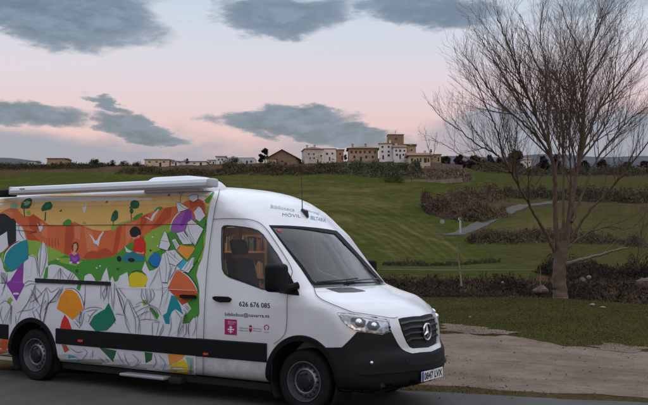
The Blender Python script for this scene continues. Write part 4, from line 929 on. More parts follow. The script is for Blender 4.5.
dec([(62,344.6),(66.6,345),(70,350),(65,352.6)],'rust'); dec([(68.6,354.4),(74,355.4),(80.6,359.2),(80,362.6),(69,361.4)],'turq')
dec([(109,302.6),(111,307),(113.4,312),(116.4,320),(112,326),(107,330.6),(96,331.4),(89.4,324),(94,316),(101.4,311),(105,309.4)],'jade'); dec([(99,347),(117,350.6),(113.4,361.6)],'deep')
dec([(131,273.4),(137,272),(143,273.4),(147,276.6),(148.4,279),(145,287),(132,287.4),(130,285.4),(129.2,277)],'lemon'); ln([(129,276),(133,271.6),(140,270.8),(147,275)],.6)
dec([(155,252.4),(158,253.4),(161.4,257),(160.4,264.6),(157,267.2),(152,265),(148.4,260.4),(150.4,256)],'blue'); ln([(148.4,261),(152.6,266),(158,268)],.7)
dec([(170.6,229.8),(173.8,221.6),(179.7,214),(186,210.6),(191.5,209.4),(192.6,215.6),(194.6,219.8),(189,222.4),(187.4,231),(184,232),(176.6,233)],'violet'); dec([(186,211),(191.4,209.6),(192,218),(187,222),(183,226),(180,226)],'purple'); ln([(170.2,230),(173,220.6),(179,213),(186,209.2)],1.1,'white')
dec([(176.6,249.6),(180.6,244.8),(187,246.4),(193.6,246.8),(195.4,248.8),(192,254),(187.6,259.8),(182,255)],'tangerine')
dec([(177,265.6),(184,259),(187.4,262),(181,270.2)],'turq'); dec([(176,271),(181,271),(188,275.8),(193.6,282.7),(197.6,289.8),(198,294),(192,299),(187,302.6),(183,305.6),(177,297),(167.8,289)],'orange'); dec([(168,289),(180,290),(195,291),(198,294),(190,300),(183,305),(177,297)],'rust'); ln([(176,270.4),(183,270.6),(190,276),(196,284.4),(199,292)],.8); ln([(182,272.2),(189,277),(195,285),(197.6,291)],.9,'white')
dec([(171.8,295),(176,296.6),(180.8,306),(183.8,314.8),(179,311),(176,309),(172.4,311.6),(171,315),(170.4,324),(166,323.8),(163,315.4),(167,312.8)],'teal')
dec([(198.6,300),(199.3,312.8),(196,317.6),(192.6,318),(190,323),(182.6,323.6),(184.2,315.6),(189,308.6),(193,302),(196.6,299)],'green'); dec([(183.4,304.4),(188,302.6),(191.6,308.6),(186.6,314.4),(182,311)],'white'); dec([(142.6,300),(146,300),(148,304),(144,306)],'lime'); dec([(149.6,308.6),(152.4,307.4),(159.6,315),(157.4,320)],'green'); dec([(46,268),(48.6,266),(48,278),(43.6,279)],'green'); dec([(79,283),(83,280.6),(80,291),(76.6,288.6)],'green')
dec([(168,353),(185.4,355),(183,358.4),(177,361.8),(170,365)],'tangerine'); dec([(170.6,366),(177,362),(184.6,359.2),(189,367),(188.6,374),(171.6,372.4)],'lemon')
dec([(145,352),(153,353),(152,360),(146,363)],'deep'); dec([(186,357),(194,358),(194,371),(190,374)],'sage')
dec([(-14,342),(6,338.6),(11,340),(12.4,345),(10,351),(2,353),(-12,352)],'orange'); ell(4.6,345,4.5,4.6,'rust')
# white pages over the right-hand hill
wm('shade',(.56,.56,.62)); wnames.append('shade')
for p in ([(47,288),(41,312),(42,325),(36,325),(31,310),(40,300)],[(84,310),(90,308),(97,308),(92,316),(88,322),(83,318)],[(128,299),(126,316),(131,333),(136,333),(134,318)],[(104,301),(107,286),(103,284),(101,298)],[(150,290),(154,290),(154,303),(149,305)],[(136,313),(149,307),(151,311),(137,317.5)],[(18,314),(30,310.5),(28,325),(19,325)],[(61,288),(50,303),(46,304),(55,292)],[(30,258),(33,256),(31,276),(28,277)],[(170,317),(176,311),(178,330),(171,336)],[(184,325),(188,324),(188,336),(181,337)],[(112,285),(115,284),(115,300),(112,308)],[(160,322),(164,324),(158,336),(154,336)],[(0,284),(7,284),(8,298),(2,300)],[(88,348),(93,350),(90,359),(84,358)],[(125,354),(131,354),(137,365),(130,366)],[(155,355),(160,356),(163,370),(155,368)],[(43,242),(45,250),(41,277),(39,270)],[(163,284),(169,290),(162,308)]): dec(p,'shade')
def page(p,l=()):
    dec(p,'white')
    for a_,b_ in zip(p,p[1:]+[p[0]]): ln([a_,b_],.45,'ink',False)
    for q in l: ln(q,.4)
page([(176.4,201.6),(181,203),(190,208.6),(184,210.6),(178.6,212.4),(177.4,207)],[[(178,202),(184,208),(190,208.8)],[(180.4,203),(181,195)],[(181,195),(178,190.6)],[(181.6,195),(184,191)]])
page([(189,196.6),(193,194.8),(198,195),(198.2,199.6),(194,202),(190,200)])
page([(194,212),(199.2,206.2),(202,208.4),(206,215.8),(200,222),(196,219)])
page([(188,222.4),(192,219.4),(204,229),(195.8,245.6),(190,240),(185.8,231)],[[(186.6,231),(191,238),(196,244.6)],[(188,222.6),(190,232),(195,241)]])
page([(176.7,233.2),(184,231.2),(190,239),(193,244),(183.6,244.4),(180,239)],[[(180,234),(186,241)],[(182.6,232.6),(189,241)]])
page([(165,231),(167,233),(171,245),(168,250.6),(159.4,248),(161,240)],[[(161,240.4),(170,242)]])
page([(166,251),(175,249.6),(184,259),(176.6,266),(168,262.6)],[[(167,253),(177,262)],[(169,251),(179,260)]])
page([(172,240),(176,238.6),(180.4,246),(177,250)],[[(173.4,241),(178,248)],[(174.8,240),(179,247)]])
page([(163,254),(167,252),(171,268),(168,283),(162,282),(159.6,266)],[[(165,254),(167,268),(166,282)]])
page([(192,258),(197,256),(194,266),(189,273),(184,271)],[[(194,258),(190,268),(186,271)]])
page([(173,266),(177,266),(175,271),(170,280)],[[(176,252.6),(175,258)]])
# leafy green behind the pages
dec([(196,246),(200,241),(203,238),(203.6,247),(200,256),(196.6,262),(193,266),(195,257)],'green'); dec([(198.6,222.6),(204,218.6),(206,220),(205,228),(202,227)],'green')
# page outlines, hand placed
for p in ([(8,273),(7,281),(3,290)],[(1,275),(6,283),(2,296)],[(0,283),(6,283)],[(24,285),(29,281),(36,282)],[(25,287),(31,284),(38,284)],[(30,256),(36,258),(38.4,276)],[(38.4,256),(38.8,268),(41,278)],[(43,242),(41,254),(40,277)],[(45.6,244),(47,256),(44.6,268),(42,276)],
    [(61,268),(61,282)],[(72,272),(68,280)],[(74,273),(70,281)],[(75.6,275),(72,281.6)],[(86,283),(85.4,300),(84.6,309)],[(101.6,285),(101.4,299)],[(97,281.6),(92,283)],[(36,286),(30,300),(22,312),(18,324)],[(47,287),(44,298),(41,312),(42,324)],[(47,288),(49,300),(46,312),(43,325)],
    [(47,287.6),(38,298),(31,302)],[(64,286),(56,296),(50,303),(44,311)],[(60,287),(52,292),(48,287)],[(61,288),(54,298),(49,303)],[(31,289),(36,296),(39,303)],[(37,288),(43,295)],[(33,294),(37,300),(41,306)],
    [(18,313),(22,311),(30,310),(36,307)],[(16,315),(17,325)],[(11,303),(12,313),(11.4,324)],[(0,305),(5,301),(9,302),(11,306)],[(3,306),(1,314),(4,324)],[(49,303),(53,302),(57,301)],[(49,303),(46,315),(43,326)],[(33,310),(36,318),(40,325)],[(37,309),(41,318),(42,325)],
    [(84,309),(80,319),(81,326)],[(85,312),(83,322),(80,328)],[(76,318),(79,322),(82,322)],[(74,321),(78,325),(80,328)],[(84,310),(90,307.6),(97,307),(104,309)],[(86,312),(93,310),(98,310)],[(85,300),(84.6,309)],[(88,314),(92,318)],[(99,309),(92,315),(89,322)],
    [(104,301),(107,294),(108,286),(107,280)],[(109,302),(109.6,292),(110.6,283)],[(105,299),(103,294),(106,288)],[(115,283),(114.8,296),(114,311)],[(111,285),(112.4,296),(113,308)],[(116,288),(122,297),(125,306),(124,314)],[(119,287),(123,293),(127,298)],[(128,299),(125,310),(126,316)],
    [(128,298.6),(132,308),(136,320),(136.4,333)],[(129.6,299),(134,308),(140,320),(141,334)],[(125,315),(127,324),(131,333)],[(116,314),(120,314),(124.6,315.4)],[(115,316),(115.6,324)],[(134,308),(141,305)],[(136,313),(142,309),(149,306)],[(137,317),(144,313),(150,311)],[(139,320.6),(147,319),(160,321)],
    [(148,304),(142,302),(136,305)],[(146,288),(147,296),(148,304)],[(150,289),(152,297),(148.6,304)],[(143,288),(142,297),(147,304)],[(153,289),(155,296),(149,304)],[(149,304),(156,307),(160,311),(161.6,315)],[(150,305),(156,309),(159,314)],[(151,307),(155,311),(157,316)],
    [(140,321.6),(138.6,334)],[(153,322),(153,336)],[(160,321.6),(157,336)],[(164,324),(160,336)],[(165,325),(163,332),(160,336)],[(154,322),(161,322)],[(162,283),(167,282.4),(168.4,284)],[(159,269),(156,276),(150,287)],[(163,284),(163,296),(160,309)],[(171,316),(172,326),(169,336)],[(183,316),(180,326),(178,336)],[(176,310),(182,318)],
    [(184,324),(181,330),(179,337)],[(187,323),(187,332),(184,337)],[(192,319),(189,328),(190,337)],[(196,317),(196.4,328),(193,336)],[(185,306),(190,311)],[(186,304.6),(190.6,309)],[(184,309),(188,313)],[(126,288),(118,288)],
    [(70,347),(78,352),(84,351)],[(84,348),(88,352),(85,357),(82,360)],[(94,350),(93,358)],[(118,352),(121,358),(126,365)],[(125,353),(127,360),(131,366)],[(133,354),(139,360),(135,366)],[(142,361),(137,366)],[(155,354),(157,362),(153,368)],[(160,355),(166,363),(163,370)],[(192,362),(191,374)],[(106,357),(110,362)],[(100,357),(106,362)]):
    ln(p,.46)
# fanned page edges of the open books
for (x0,y0,x1,y1,x2,y2,k) in ((36,284,22,312,40,306,4),(64,288,48,303,58,303,4),(116,284,124,312,132,330,3),(150,304,136,321,160,321,4),(148,303,141,289,154,289,3),(47,300,33,310,46,326,3),(107,282,103,299,110,299,3),(13,305,2,324,12,324,4),(61,268,50,280,74,281,4),(170,287,158,286,166,310,3),(82,311,76,318,82,326,4),(187,312,176,336,192,336,5)):
    for t in np.linspace(.12,.88,k): ln([(x0,y0),((x0+x1+(x2-x1)*t)/2+random.uniform(-1,1),(y0+y1+(y2-y1)*t)/2),(x1+(x2-x1)*t,y1+(y2-y1)*t)],.30)
for p in ([(110,287.6),(130,288),(150,288.4),(176,289.6),(196,290.4)],): ln(p,.5,'white')  # highlight along the horizontal seam, painted as a white line
wrap=vpart('wrap_graphic',np.array(WV),WF,[WC[k] for k in wnames],mi=WI); 
part_patch('panel_seam',[stroke(dens([(-60,226.4),(0,225.7),(80,225.3),(150,224.7),(207,224.2)],5,False),.5)],.011,SEAM,6,smooth=False)
# --- lettering on the door and roof front
MAG=mat('print_magenta',(.38,.012,.12),.4); TEALP=mat('print_teal',(.10,.30,.32),.4); DRED=mat('print_dark_red',(.30,.02,.05),.4); WPR=mat('print_white',(.75,.75,.77),.4); GREYP=mat('print_grey',(.10,.10,.11),.5)
def door_text(name,s_,q00,q10,hpx,m_,bold=.0,parent=None,off=.0024,italic=0.):
    """text whose baseline runs between two traced pixels, cap height in px"""
    v_,f=fit_text(s_,1.,1.,bold); q00=np.array(q00,float); q10=np.array(q10,float)
    q=q00[None]+(q10-q00)[None]*v_[:,:1]-np.array([0,hpx])[None]*v_[:,1:]+np.array([italic*hpx,0])*v_[:,1:]
    P=on_body(q); N=grad(body,P); return vpart(name,P+N*off,f,m_,parent)
door_text('phone_number','626 676 085',(239.2,306.2),(270,308.2),5.0,BLK,.012)
door_text('email_lettering','bibliobus@navarra.es',(225,316.8),(269.4,318.6),4.6,BLK,.006)
sq=part_patch('logo_square',[[(224.8,318.9),(237,319.7),(236.9,335.2),(224.8,334.3)]],.0024,MAG,4,smooth=False)
door_text('logo_lettering','Biblioteca',(228.4,322.4),(236.2,322.9),1.5,WPR,0,sq,.0036); door_text('logo_lettering','Navarra',(228.4,324.2),(234,324.6),1.3,WPR,0,sq,.0036)
for p in ([(230.3,325.8),(231.5,325.9),(231.5,333),(230.3,332.9)],[(227.8,328.6),(234.4,329),(234.4,330.3),(227.8,329.9)],[(229.2,326.8),(232.6,327),(232.6,327.8),(229.2,327.6)],[(228.6,331.2),(233.2,331.6),(233.2,332.2),(228.6,331.8)]): part_patch('logo_mark',[p],.0036+random.uniform(0,.0006),WPR,4,parent=sq,smooth=False)
door_text('small_lettering','Gobierno de',(239.4,328.4),(248.2,329),1.4,GREYP,0); door_text('small_lettering','Nafarroako',(239.4,330.8),(248.2,331.4),1.4,GREYP,0)
door_text('small_lettering','Navarra Kultura',(253,329),(261.8,329.6),1.4,DRED,0); door_text('small_lettering','Gobernua Saila',(253,331.3),(261.8,331.9),1.4,GREYP,0)
em=part_patch('crest',[[(249.2,325.8),(250.6,324.8),(252,325.8),(252,331),(250.6,332.4),(249.2,331)]],.0024,DRED,4,smooth=False); part_patch('crest_bar',[[(249.6,327.4),(251.6,327.5),(251.6,328.3),(249.6,328.2)]],.0036,WPR,4,parent=em,smooth=False)
rg=[(266.6+2.5*math.cos(a),327.4+2.5*math.sin(a)) for a in np.linspace(.35,2*math.pi-.35+.0,16)]; part_patch('ring_logo',[stroke([(266.6+2.2*math.cos(a),327.4+2.4*math.sin(a)) for a in np.linspace(1.9,1.9+5.6,16)],.8)],.0024,MAG,4,smooth=False)
door_text('small_lettering','Kultura',(264.2,332.6),(269.2,332.9),1.1,GREYP,0)
door_text('roof_lettering','Biblioteca',(270.5,208.2),(294.5,211.6),3.4,mat('print_faint_teal',(.36,.44,.46),.4),.005)
door_text('roof_lettering','MÓVIL',(282.3,216.2),(300.6,217.8),3.9,mat('print_slate',(.10,.20,.22),.4),0.)
door_text('roof_lettering','Liburutegi',(306.5,211.8),(319,215.6),3.0,bpy.data.materials['print_faint_teal'],.005)
door_text('roof_lettering','IBILTARIA',(310.5,219.4),(325.8,222.2),3.6,TEALP,.01)
RDL=mat('sticker_red',(.5,.03,.05),.4)
part_patch('windscreen_sticker',[[(277,229.2),(281.6,229.6),(281.4,231.2),(277.8,231.0)],[(278,231.6),(280.4,231.6),(282,232.4),(279.4,232.2)]],-.001,RDL,3,smooth=False)
# --- cab and library interior
SEAT=mat('seat_fabric',(.022,.022,.025),.85); WOOD=mat('shelf_wood',(.46,.30,.17),.55,var=.15,scale=6); DASH=mat('dashboard',(.03,.03,.033),.6); LIN=mat('lining',(.40,.34,.27),.8)
for y in (-.52,.52):
    q=MB(); q.rbox(3.05,3.62,y-.25,y+.25,.86,1.04,.06,3); se=vmb(q,'cab_seat',SEAT)
    q=MB(); q.rbox(-.075,.075,-.25,.25,0,.70,.06,4); 
    V_=np.array(q.v); V_[:,1]*=1-.20*sstep(V_[:,2],.35,.7); V_[:,0]-=V_[:,2]*.25; V_+=np.array([3.27,y,.96]); vpart('backrest',V_,q.f,SEAT,se,smooth=True)
    q=MB(); q.rbox(-.05,.05,-.135,.135,.74,.93,.05,4); V_=np.array(q.v); V_[:,0]-=V_[:,2]*.25; V_+=np.array([3.30,y,.955]); vpart('headrest',V_,q.f,SEAT,se,smooth=True)
q=MB(); q.rbox(4.02,4.58,-.78,.78,.85,1.22,.08,3); da=vmb(q,'dashboard',DASH)
q=MB(); th=np.linspace(0,2*math.pi,29); q.tube([(3.95+.17*math.sin(t_)*.45,.5+.19*math.cos(t_),1.22+.17*math.sin(t_)) for t_ in th],.016,8,False); q.tube([(3.95,.5,1.22),(4.15,.5,1.12)],.03,8); q.tube([(3.95,.32,1.22),(3.95,.68,1.22)],.018,6); vmb(q,'steering_wheel',DASH)
# bulkhead posts, shelves with book spines, ceiling lamp
q=MB(); q.box(-1.4,4.3,-.54,.54,.56,.60); q.box(.5,3.8,-.86,.86,.562,.598); vmb(q,'cabin_floor',LIN,smooth=False)
sh=MB()
for (x0,x1) in ((-1.0,-.1),(-.06,.85),(.9,1.8),(1.85,2.75)):
    for z in (.84,1.10,1.36,1.70,2.04): sh.box(x0,x1,.62,.90-(z-1.15)*.06*(z>1.15)-.02,z,z+.025)
    for x in (x0,x1-.025): sh.box(x,x+.024,.625,.83,.83,2.26)
    sh.box(x0,x1,.835,.845,.83,2.3)
shf=vmb(sh,'shelving',WOOD,smooth=False)
bcol=[(.25,.12,.08),(.12,.14,.18),(.40,.34,.26),(.14,.18,.12),(.42,.30,.16),(.10,.09,.09),(.50,.46,.40),(.30,.20,.18)]
bms=[mat('book_cover',c,.6) for c in bcol]; bv=MB(); bmi=[]
for (x0,x1) in ((-.9,-.12),(-.02,.80),(.94,1.75),(1.9,2.7)):
    for z in (.866,1.126,1.386,1.726):
        x=x0
        while x<x1-.05:
            w_=random.uniform(.015,.045); h_=random.uniform(.15,.22)
            if random.random()<.92: bv.box(x,x+w_-.002,.66+random.uniform(0,.03),.82,z,z+h_); bmi+= [random.randrange(8)]*6
            x+=w_
bk=vpart('books',np.array(bv.v),bv.f,bms,shf,mi=bmi); bk['kind']='stuff'
q=MB(); q.box(2.86,2.92,-.30,-.24,.6,2.25); q.box(2.86,2.90,.30,.86,.6,2.3); q.box(3.35,3.39,.20,.23,.62,1.2); vmb(q,'bulkhead_post',WOOD,smooth=False)
q=MB(); q.box(2.80,2.84,-.9,-.45,1.84,2.30); q.box(2.55,2.80,-.85,-.47,1.84,1.87); q.box(2.55,2.80,-.85,-.47,1.6,1.62); vmb(q,'corner_cupboard',WOOD,smooth=False)
q=MB(); q.box(1.0,2.8,-.03,.05,2.30,2.33); q.box(-1.0,.8,-.03,.05,2.30,2.33); lamp=vmb(q,'ceiling_lamp',mat('lamp_warm',(1,.8,.55),.5,emit=(1,.66,.38),es=9),smooth=False)
# =================================================================== TREES AND SCRUB
BARK=mat('bark_grey_brown',(.115,.074,.050),.9,var=.35,scale=7,bump=.6,bscale=25)
TWIG=mat('twig_brown',(.095,.062,.046),.9,spec=.2)
DEAD=mat('bare_dead_wood',(.20,.16,.12),.85,var=.2,scale=6)
class Tubes:
    """many tapering branches gathered into one mesh"""
    def __init__(s): s.v=[];s.f=[];s.n=0
    def add(s,pts,rad,k=4):
        pts=np.asarray(pts); m_=len(pts); T=np.empty_like(pts); T[1:-1]=pts[2:]-pts[:-2]; T[0]=pts[1]-pts[0]; T[-1]=pts[-1]-pts[-2]
        T/=np.linalg.norm(T,axis=1)[:,None]+1e-9; a=np.array([.31,.77,.2]) if abs(T[0,2])>.8 else np.array([0,0,1.])
        U=np.cross(T,a); U/=np.linalg.norm(U,axis=1)[:,None]+1e-9; Wv=np.cross(T,U)
        an=2*math.pi*np.arange(k)/k; V_=pts[:,None]+np.asarray(rad)[:,None,None]*(np.cos(an)[None,:,None]*U[:,None]+np.sin(an)[None,:,None]*Wv[:,None])
        s.v.append(V_.reshape(-1,3)); I=np.arange(m_*k).reshape(m_,k)+s.n; J=np.roll(I,-1,1)
        s.f.append(np.stack([I[:-1],J[:-1],J[1:],I[1:]],-1).reshape(-1,4)); s.n+=m_*k
    def build(s,name,m_,parent=None,base=(0,0,0)):
        return mesh(name,np.concatenate(s.v)-np.array(base),np.concatenate(s.f),m_,parent,smooth=True)
def grow(tb,p,d,L,r,lev,maxlev,R_,up=.12,den=1.0,spread=(22,48),k=5,wig=.10,rmin=.004,first=.15):
    """one shoot with side shoots"""
    n=max(4,int(5+L*1.6)); pts=[p]; dd=d/np.linalg.norm(d); seg=L/n
    for i in range(n):
        dd=dd+R_.normal(0,wig,3)*.6+np.array([0,0,up*.35]); dd/=np.linalg.norm(dd); pts.append(pts[-1]+dd*seg)
    pts=np.array(pts); t=np.linspace(0,1,n+1); rad=np.maximum(r*(1-t)**.8,rmin*.8); tb.add(pts,rad,k if lev<2 else 3)
    if lev>=maxlev: return
    kids(tb,pts,rad,L,lev,maxlev,R_,up,den,spread,wig,rmin,first)
def kids(tb,pts,rad,L,lev,maxlev,R_,up,den,spread,wig,rmin,first=.15,bias=None):
    m_=max(2,int(L*[3.4,4.2,5.2,6][min(lev,3)]*den)); n=len(pts)-1
    for j in range(m_):
        t=first+(1-first)*(j+R_.uniform(0,1))/m_; i=min(int(t*n),n-1); f_=t*n-i; q=pts[i]*(1-f_)+pts[i+1]*f_; T=pts[i+1]-pts[i]; T=T/np.linalg.norm(T)
        a=R_.normal(0,1,3); a-=T*(a@T); a/=np.linalg.norm(a); an=math.radians(R_.uniform(*spread))
        d=T*math.cos(an)+a*math.sin(an)+np.array([0,0,up])
        if bias is not None: d=d+bias*.15
        l=L*(.52*(1-t)+.20)*R_.uniform(.6,1.25); l=min(max(l,.28),3.3)
        grow(tb,q,d,l,max(min(rad[min(i,len(rad)-1)]*.62,l*.011+.003),rmin),lev+1,maxlev,R_,up,den,spread,4,wig*1.1,rmin)
def limb(L,b0,db,r0,r1,R_,n=7):
    """traced limb: list of (px,py); distance drifts by db metres along it"""
    c=curve3(L,n); m_=len(c); P=[]
    for i,(x,y) in enumerate(c):
        t=i/(m_-1); P.append(at(x,y,b0+db*t**1.3))
    P=np.array(P); P[2:-1]+=R_.normal(0,.012,(m_-3,3)); t=np.linspace(0,1,m_); return P,r0+(r1-r0)*t**.7
def big_tree():
    R_=np.random.default_rng(12); b=31.; base=at(560,297.5,b); base[2]-=.05
    root=empty('bare_tree',tuple(base),0,'tall leafless tree with many spreading limbs rising from the bank behind the lay-by','tree')
    tr=Tubes(); P,r=limb([(560.5,300),(560,290),(559,275),(560,258),(563,240)],b,0,.26,.19,R_); r[:4]*=np.array([1.2,1.1,1.04,1.0]); tr.add(P,r,12)
    tr.build('trunk',BARK,root,base)
    LM=[([(561,262),(557,240),(555,205),(554,170),(547,140),(536,115),(526,92),(517.5,71),(509,46),(497,18)],-1.5,.17,.012),
        ([(549,146),(548,120),(547,100),(545,63),(540.6,34),(543,2)],1.2,.075,.010),
        ([(564,258),(569,225),(574,190),(579,160),(584,128),(582.5,95),(586,63),(595,34),(602,8)],1.6,.17,.012),
        ([(578,168),(586,140),(597,113),(610,94),(622,78),(635,60),(648,38)],-1.4,.085,.010),
        ([(562,255),(563,215),(563.5,165),(561.5,117),(559.5,80),(566,52),(573,22)],2.6,.10,.010),
        ([(551,158),(538,138),(521.7,122),(503,106),(490,90),(478,72),(462,52)],-2.4,.075,.009),
        ([(555,252),(545,232),(532,210),(519,187),(506,163),(497,132),(486,105),(473,74)],-3.,.11,.009),
        ([(506,164),(494,153),(478,145),(462,132),(445,120),(428,102)],-1.2,.055,.008),
        ([(510,172),(492,166),(470,160),(450,148),(432,138)],2.,.04,.008),
        ([(572,222),(582,196),(594,165),(608,144),(624,125),(640,112),(662,100)],2.2,.085,.010),
        ([(572,236),(590,210),(612,188),(634,160),(650,140),(668,118)],-2.,.08,.010),
        ([(568,248),(580,238),(594,230),(612,227),(628,229),(640,220),(648,208)],1.,.055,.010),
        ([(561,250),(568,215),(571,180),(569,140),(572,105),(578,72),(580,40)],-2.5,.075,.010),
        ([(583,150),(600,128),(612,96),(616,62),(622,30)],2.5,.055,.010),
        ([(530,100),(512,88),(500,68),(484,44),(474,30)],1.5,.045,.008),
        ([(546,80),(534,60),(528,38),(520,14)],-1.2,.04,.008),([(586,70),(578,48),(566,22),(560,4)],-1.,.04,.008),([(600,40),(612,22),(628,2)],1.,.03,.008)]
    for L,db,r0,r1 in LM:
        tb=Tubes(); P,r=limb(L,b,db,r0*.68,r1,R_); tb.add(P,r,9)
        ln_=np.linalg.norm(np.diff(P,axis=0),axis=1).sum(); T=(P[-1]-P[0]); T/=np.linalg.norm(T)
        kids(tb,P,r,ln_*.80,0,3,R_,.15,1.08,(22,44),.07,.0030,.30 if r0>.06 else .12)
        tb.build('limb',BARK,root,base)
    tb=Tubes(); P,r=limb([(565,264),(575,261.5),(590,257.5),(604,254),(616,250),(629,248)],b,-1.2,.075,.022,R_); tb.add(P,r,8); kids(tb,P,r,2.,2,3,R_,.05,.35,(25,60),.1,.005,.4); tb.build('dead_branch',DEAD,root,base)
big_tree()
def small_tree(name,label,cat,px,pyb,pyt,b,r0,seed,lean=0,maxlev=2,den=1.,m_=None,group=None,spread=(20,50),first=.25,up=.2,nst=1):
    R_=np.random.default_rng(seed); base=at(px,pyb,b); h=(pyb-pyt)/F*b; root=empty(name,tuple(base),0,label,cat,group)
    tr=Tubes(); tb=Tubes()
    for s_ in range(nst):
        n=9; pts=[base-np.array([0,0,.1])]; d=np.array([lean,R_.normal(0,.05),1.])+(R_.normal(0,.35,3)*np.array([1,1,0]) if nst>1 else 0)
        for i in range(n): d=d+R_.normal(0,.06,3)+np.array([0,0,.12]); d/=np.linalg.norm(d); pts.append(pts[-1]+d*h/n)
        pts=np.array(pts); rad=r0*(1-np.linspace(0,1,n+1)*.85); tr.add(pts,rad,6); kids(tb,pts,rad,h*.8,1,maxlev+1,R_,up,den,spread,.12,b*.00016,first)
    tr.build('trunk',m_ or BARK,root,base); tb.build('crown',TWIG,root,base); return root
small_tree('sapling','thin leafless sapling standing in the ravine between van and big tree','tree',461.5,284,233,44,.055,3,maxlev=1,den=.5,m_=DEAD,up=.5,spread=(15,35))
small_tree('sapling','short spindly sapling just left of the big tree trunk','tree',541,289,262,33,.03,5,maxlev=1,den=.6,m_=DEAD,up=.4)
small_tree('bare_tree','leafless roadside tree growing out of the brambles above the bend','tree',463,222,182,150,.11,8,maxlev=2,den=.18,up=.3,nst=2)
small_tree('bare_tree','small leafless tree on the far right meadow edge','tree',636,262,196,62,.05,9,lean=.25,maxlev=2,den=.45,up=.2,nst=3)
small_tree('bare_tree','faint leafless tree on the village slope right of the church','tree',432,160,133,330,.14,10,maxlev=2,den=.14,up=.25,nst=2)
# --- leaf clouds
def leafmat(name,rough=.9):
    m_=mat(name,(.1,.1,.1),rough,tint=True,spec=.12); return m_
LEAF=leafmat('scrub_leaf')
def quads(C,size,col,R_,name,m_=LEAF,parent=None,base=(0,0,0),flat=1.0,asp=.55):
    """one small leaf-sized face per centre"""
    n=len(C); a=R_.normal(0,1,(n,3)); a[:,2]*=flat; a/=np.linalg.norm(a,axis=1)[:,None]; b=np.cross(a,R_.normal(0,1,(n,3))); b/=np.linalg.norm(b,axis=1)[:,None]
    s_=np.asarray(size)*np.clip(R_.lognormal(-.15,.5,n),.3,2.6); A_=a*s_[:,None]; B_=b*(s_*asp)[:,None]
    V_=np.stack([C-A_,C-B_*.9+A_*.1,C+A_,C+B_],1).reshape(-1,3)-np.array(base)
    return mesh(name,V_,np.arange(4*n).reshape(n,4),m_,parent,cols=np.repeat(col,4,0))
def tones(n,cs,R_): cs=np.array(cs); return (.5*cs[R_.integers(0,len(cs),n)]+.5*cs.mean(0))*R_.uniform(.75,1.25,(n,1))
BR=[(.115,.072,.052),(.092,.062,.044),(.135,.095,.066),(.085,.070,.038),(.11,.062,.052)]
DBR=[(.075,.042,.030),(.060,.038,.026),(.085,.055,.036),(.050,.042,.022)]
GRN=[(.022,.032,.012),(.030,.040,.015),(.018,.024,.012),(.045,.042,.022)]
GREY_=[(.12,.070,.060),(.070,.055,.050),(.060,.055,.045),(.10,.085,.07)]
def scrub(name,L,bf,hw,hh,n,size,cols,seed,label,cat,kind='stuff',stem=0,gap=.45,z0=0.):
    """uneven bank of scrub along a traced line [(px,b)], hw half depth m, hh height m"""
    hh*=1.15; n=int(n*1.3); size*=.72
    R_=np.random.default_rng(seed); L=np.array(L,float); t=R_.uniform(0,len(L)-1,n); i=t.astype(int); f_=t-i
    p=L[i]*(1-f_)[:,None]+L[i+1]*f_[:,None]; db=np.clip(R_.normal(0,hw*.5,n),-hw*1.3,hw*1.3); bb=p[:,1]+db; aa=(p[:,0]-324)/F*p[:,1]
    sc=1.0/max(hh,.5)
    env=(fbm(aa*sc*.55+seed,bb*sc*.55,seed,3)); env=np.clip((env-gap+.25)/.42,0.02,1.15)*(.25+1.5*fbm(aa*sc*3.1+9,bb*sc*3.1,seed+9,3)**1.6)
    env=env*np.exp(-(db/hw)**2)
    z=tz(aa,bb); hgt=R_.uniform(0,1,n)**.75*hh*env
    if bf<60: k_=grass_edge(aa,bb)>.25; aa,bb,z,hgt=aa[k_],bb[k_],z[k_],hgt[k_]; n=len(aa)
    C=W3(aa,bb,z=z+hgt+z0); C+=R_.normal(0,size*.5,(n,3))
    col=(tones(n,cols,R_)*(1.2 if bf>100 else 1.)+(np.array([.006,.012,.0]) if bf>100 else 0))*(.65+.6*fbm(aa*sc*1.5,bb*sc*1.5,seed+5,2))[:,None]
    o=quads(C,size*1.15,col,R_,name,asp=.2,flat=1.6); tag(o,label,cat,kind=kind); return o
scrub('bramble_bank',[(330,36),(400,36),(470,36.5),(520,36.5),(548,36)],36,3.2,.95,70000,.07,DBR,21,'low brown bramble thicket filling the ditch left of the big tree','brambles')
scrub('bramble_bank',[(572,36),(600,34.5),(630,32),(665,30),(760,29)],34,3.4,1.0,60000,.07,DBR,22,'brown bramble thicket on the bank right of the big tree','brambles')
scrub('ravine_scrub',[(300,66),(400,68),(500,68),(600,66),(760,64)],68,13,1.25,80000,.15,[(.035,.026,.018),(.042,.030,.020),(.028,.028,.015)],23,'dark tangled scrub in the hollow beneath the pale path','scrub',z0=-.4)
scrub('hedgerow',[(545,84),(600,84),(650,82),(760,82)],84,5,2.2,36000,.14,[(.045,.034,.024),(.055,.038,.028),(.035,.034,.02)],24,'dark leafless hedge beside the pale path right of the trunk','hedge')
scrub('hedgerow',[(383,104),(420,104),(455,104),(500,108)],104,1.0,.5,7000,.13,BR+GRN,25,'short ragged grass tufts edging the path below the sown field','hedge')
scrub('bramble_patch',[(424,226),(436,220),(450,212),(466,204),(482,204)],210,8,4.6,34000,.34,[(.13,.068,.060),(.105,.060,.050),(.09,.056,.042),(.12,.082,.068)],26,'reddish brown bramble slope left of the country road bend','brambles',gap=.35)
scrub('bramble_patch',[(478,192),(490,200),(505,212)],205,5,3.2,14000,.34,BR,27,'brown thicket just above the country road','brambles')
scrub('roadside_scrub',[(470,150),(500,148),(540,150),(580,154),(640,156)],150,5,1.9,26000,.25,[(.10,.062,.056),(.085,.058,.042),(.06,.058,.034)],28,'dark reddish scrub below the dry grass slope','scrub',gap=.5)
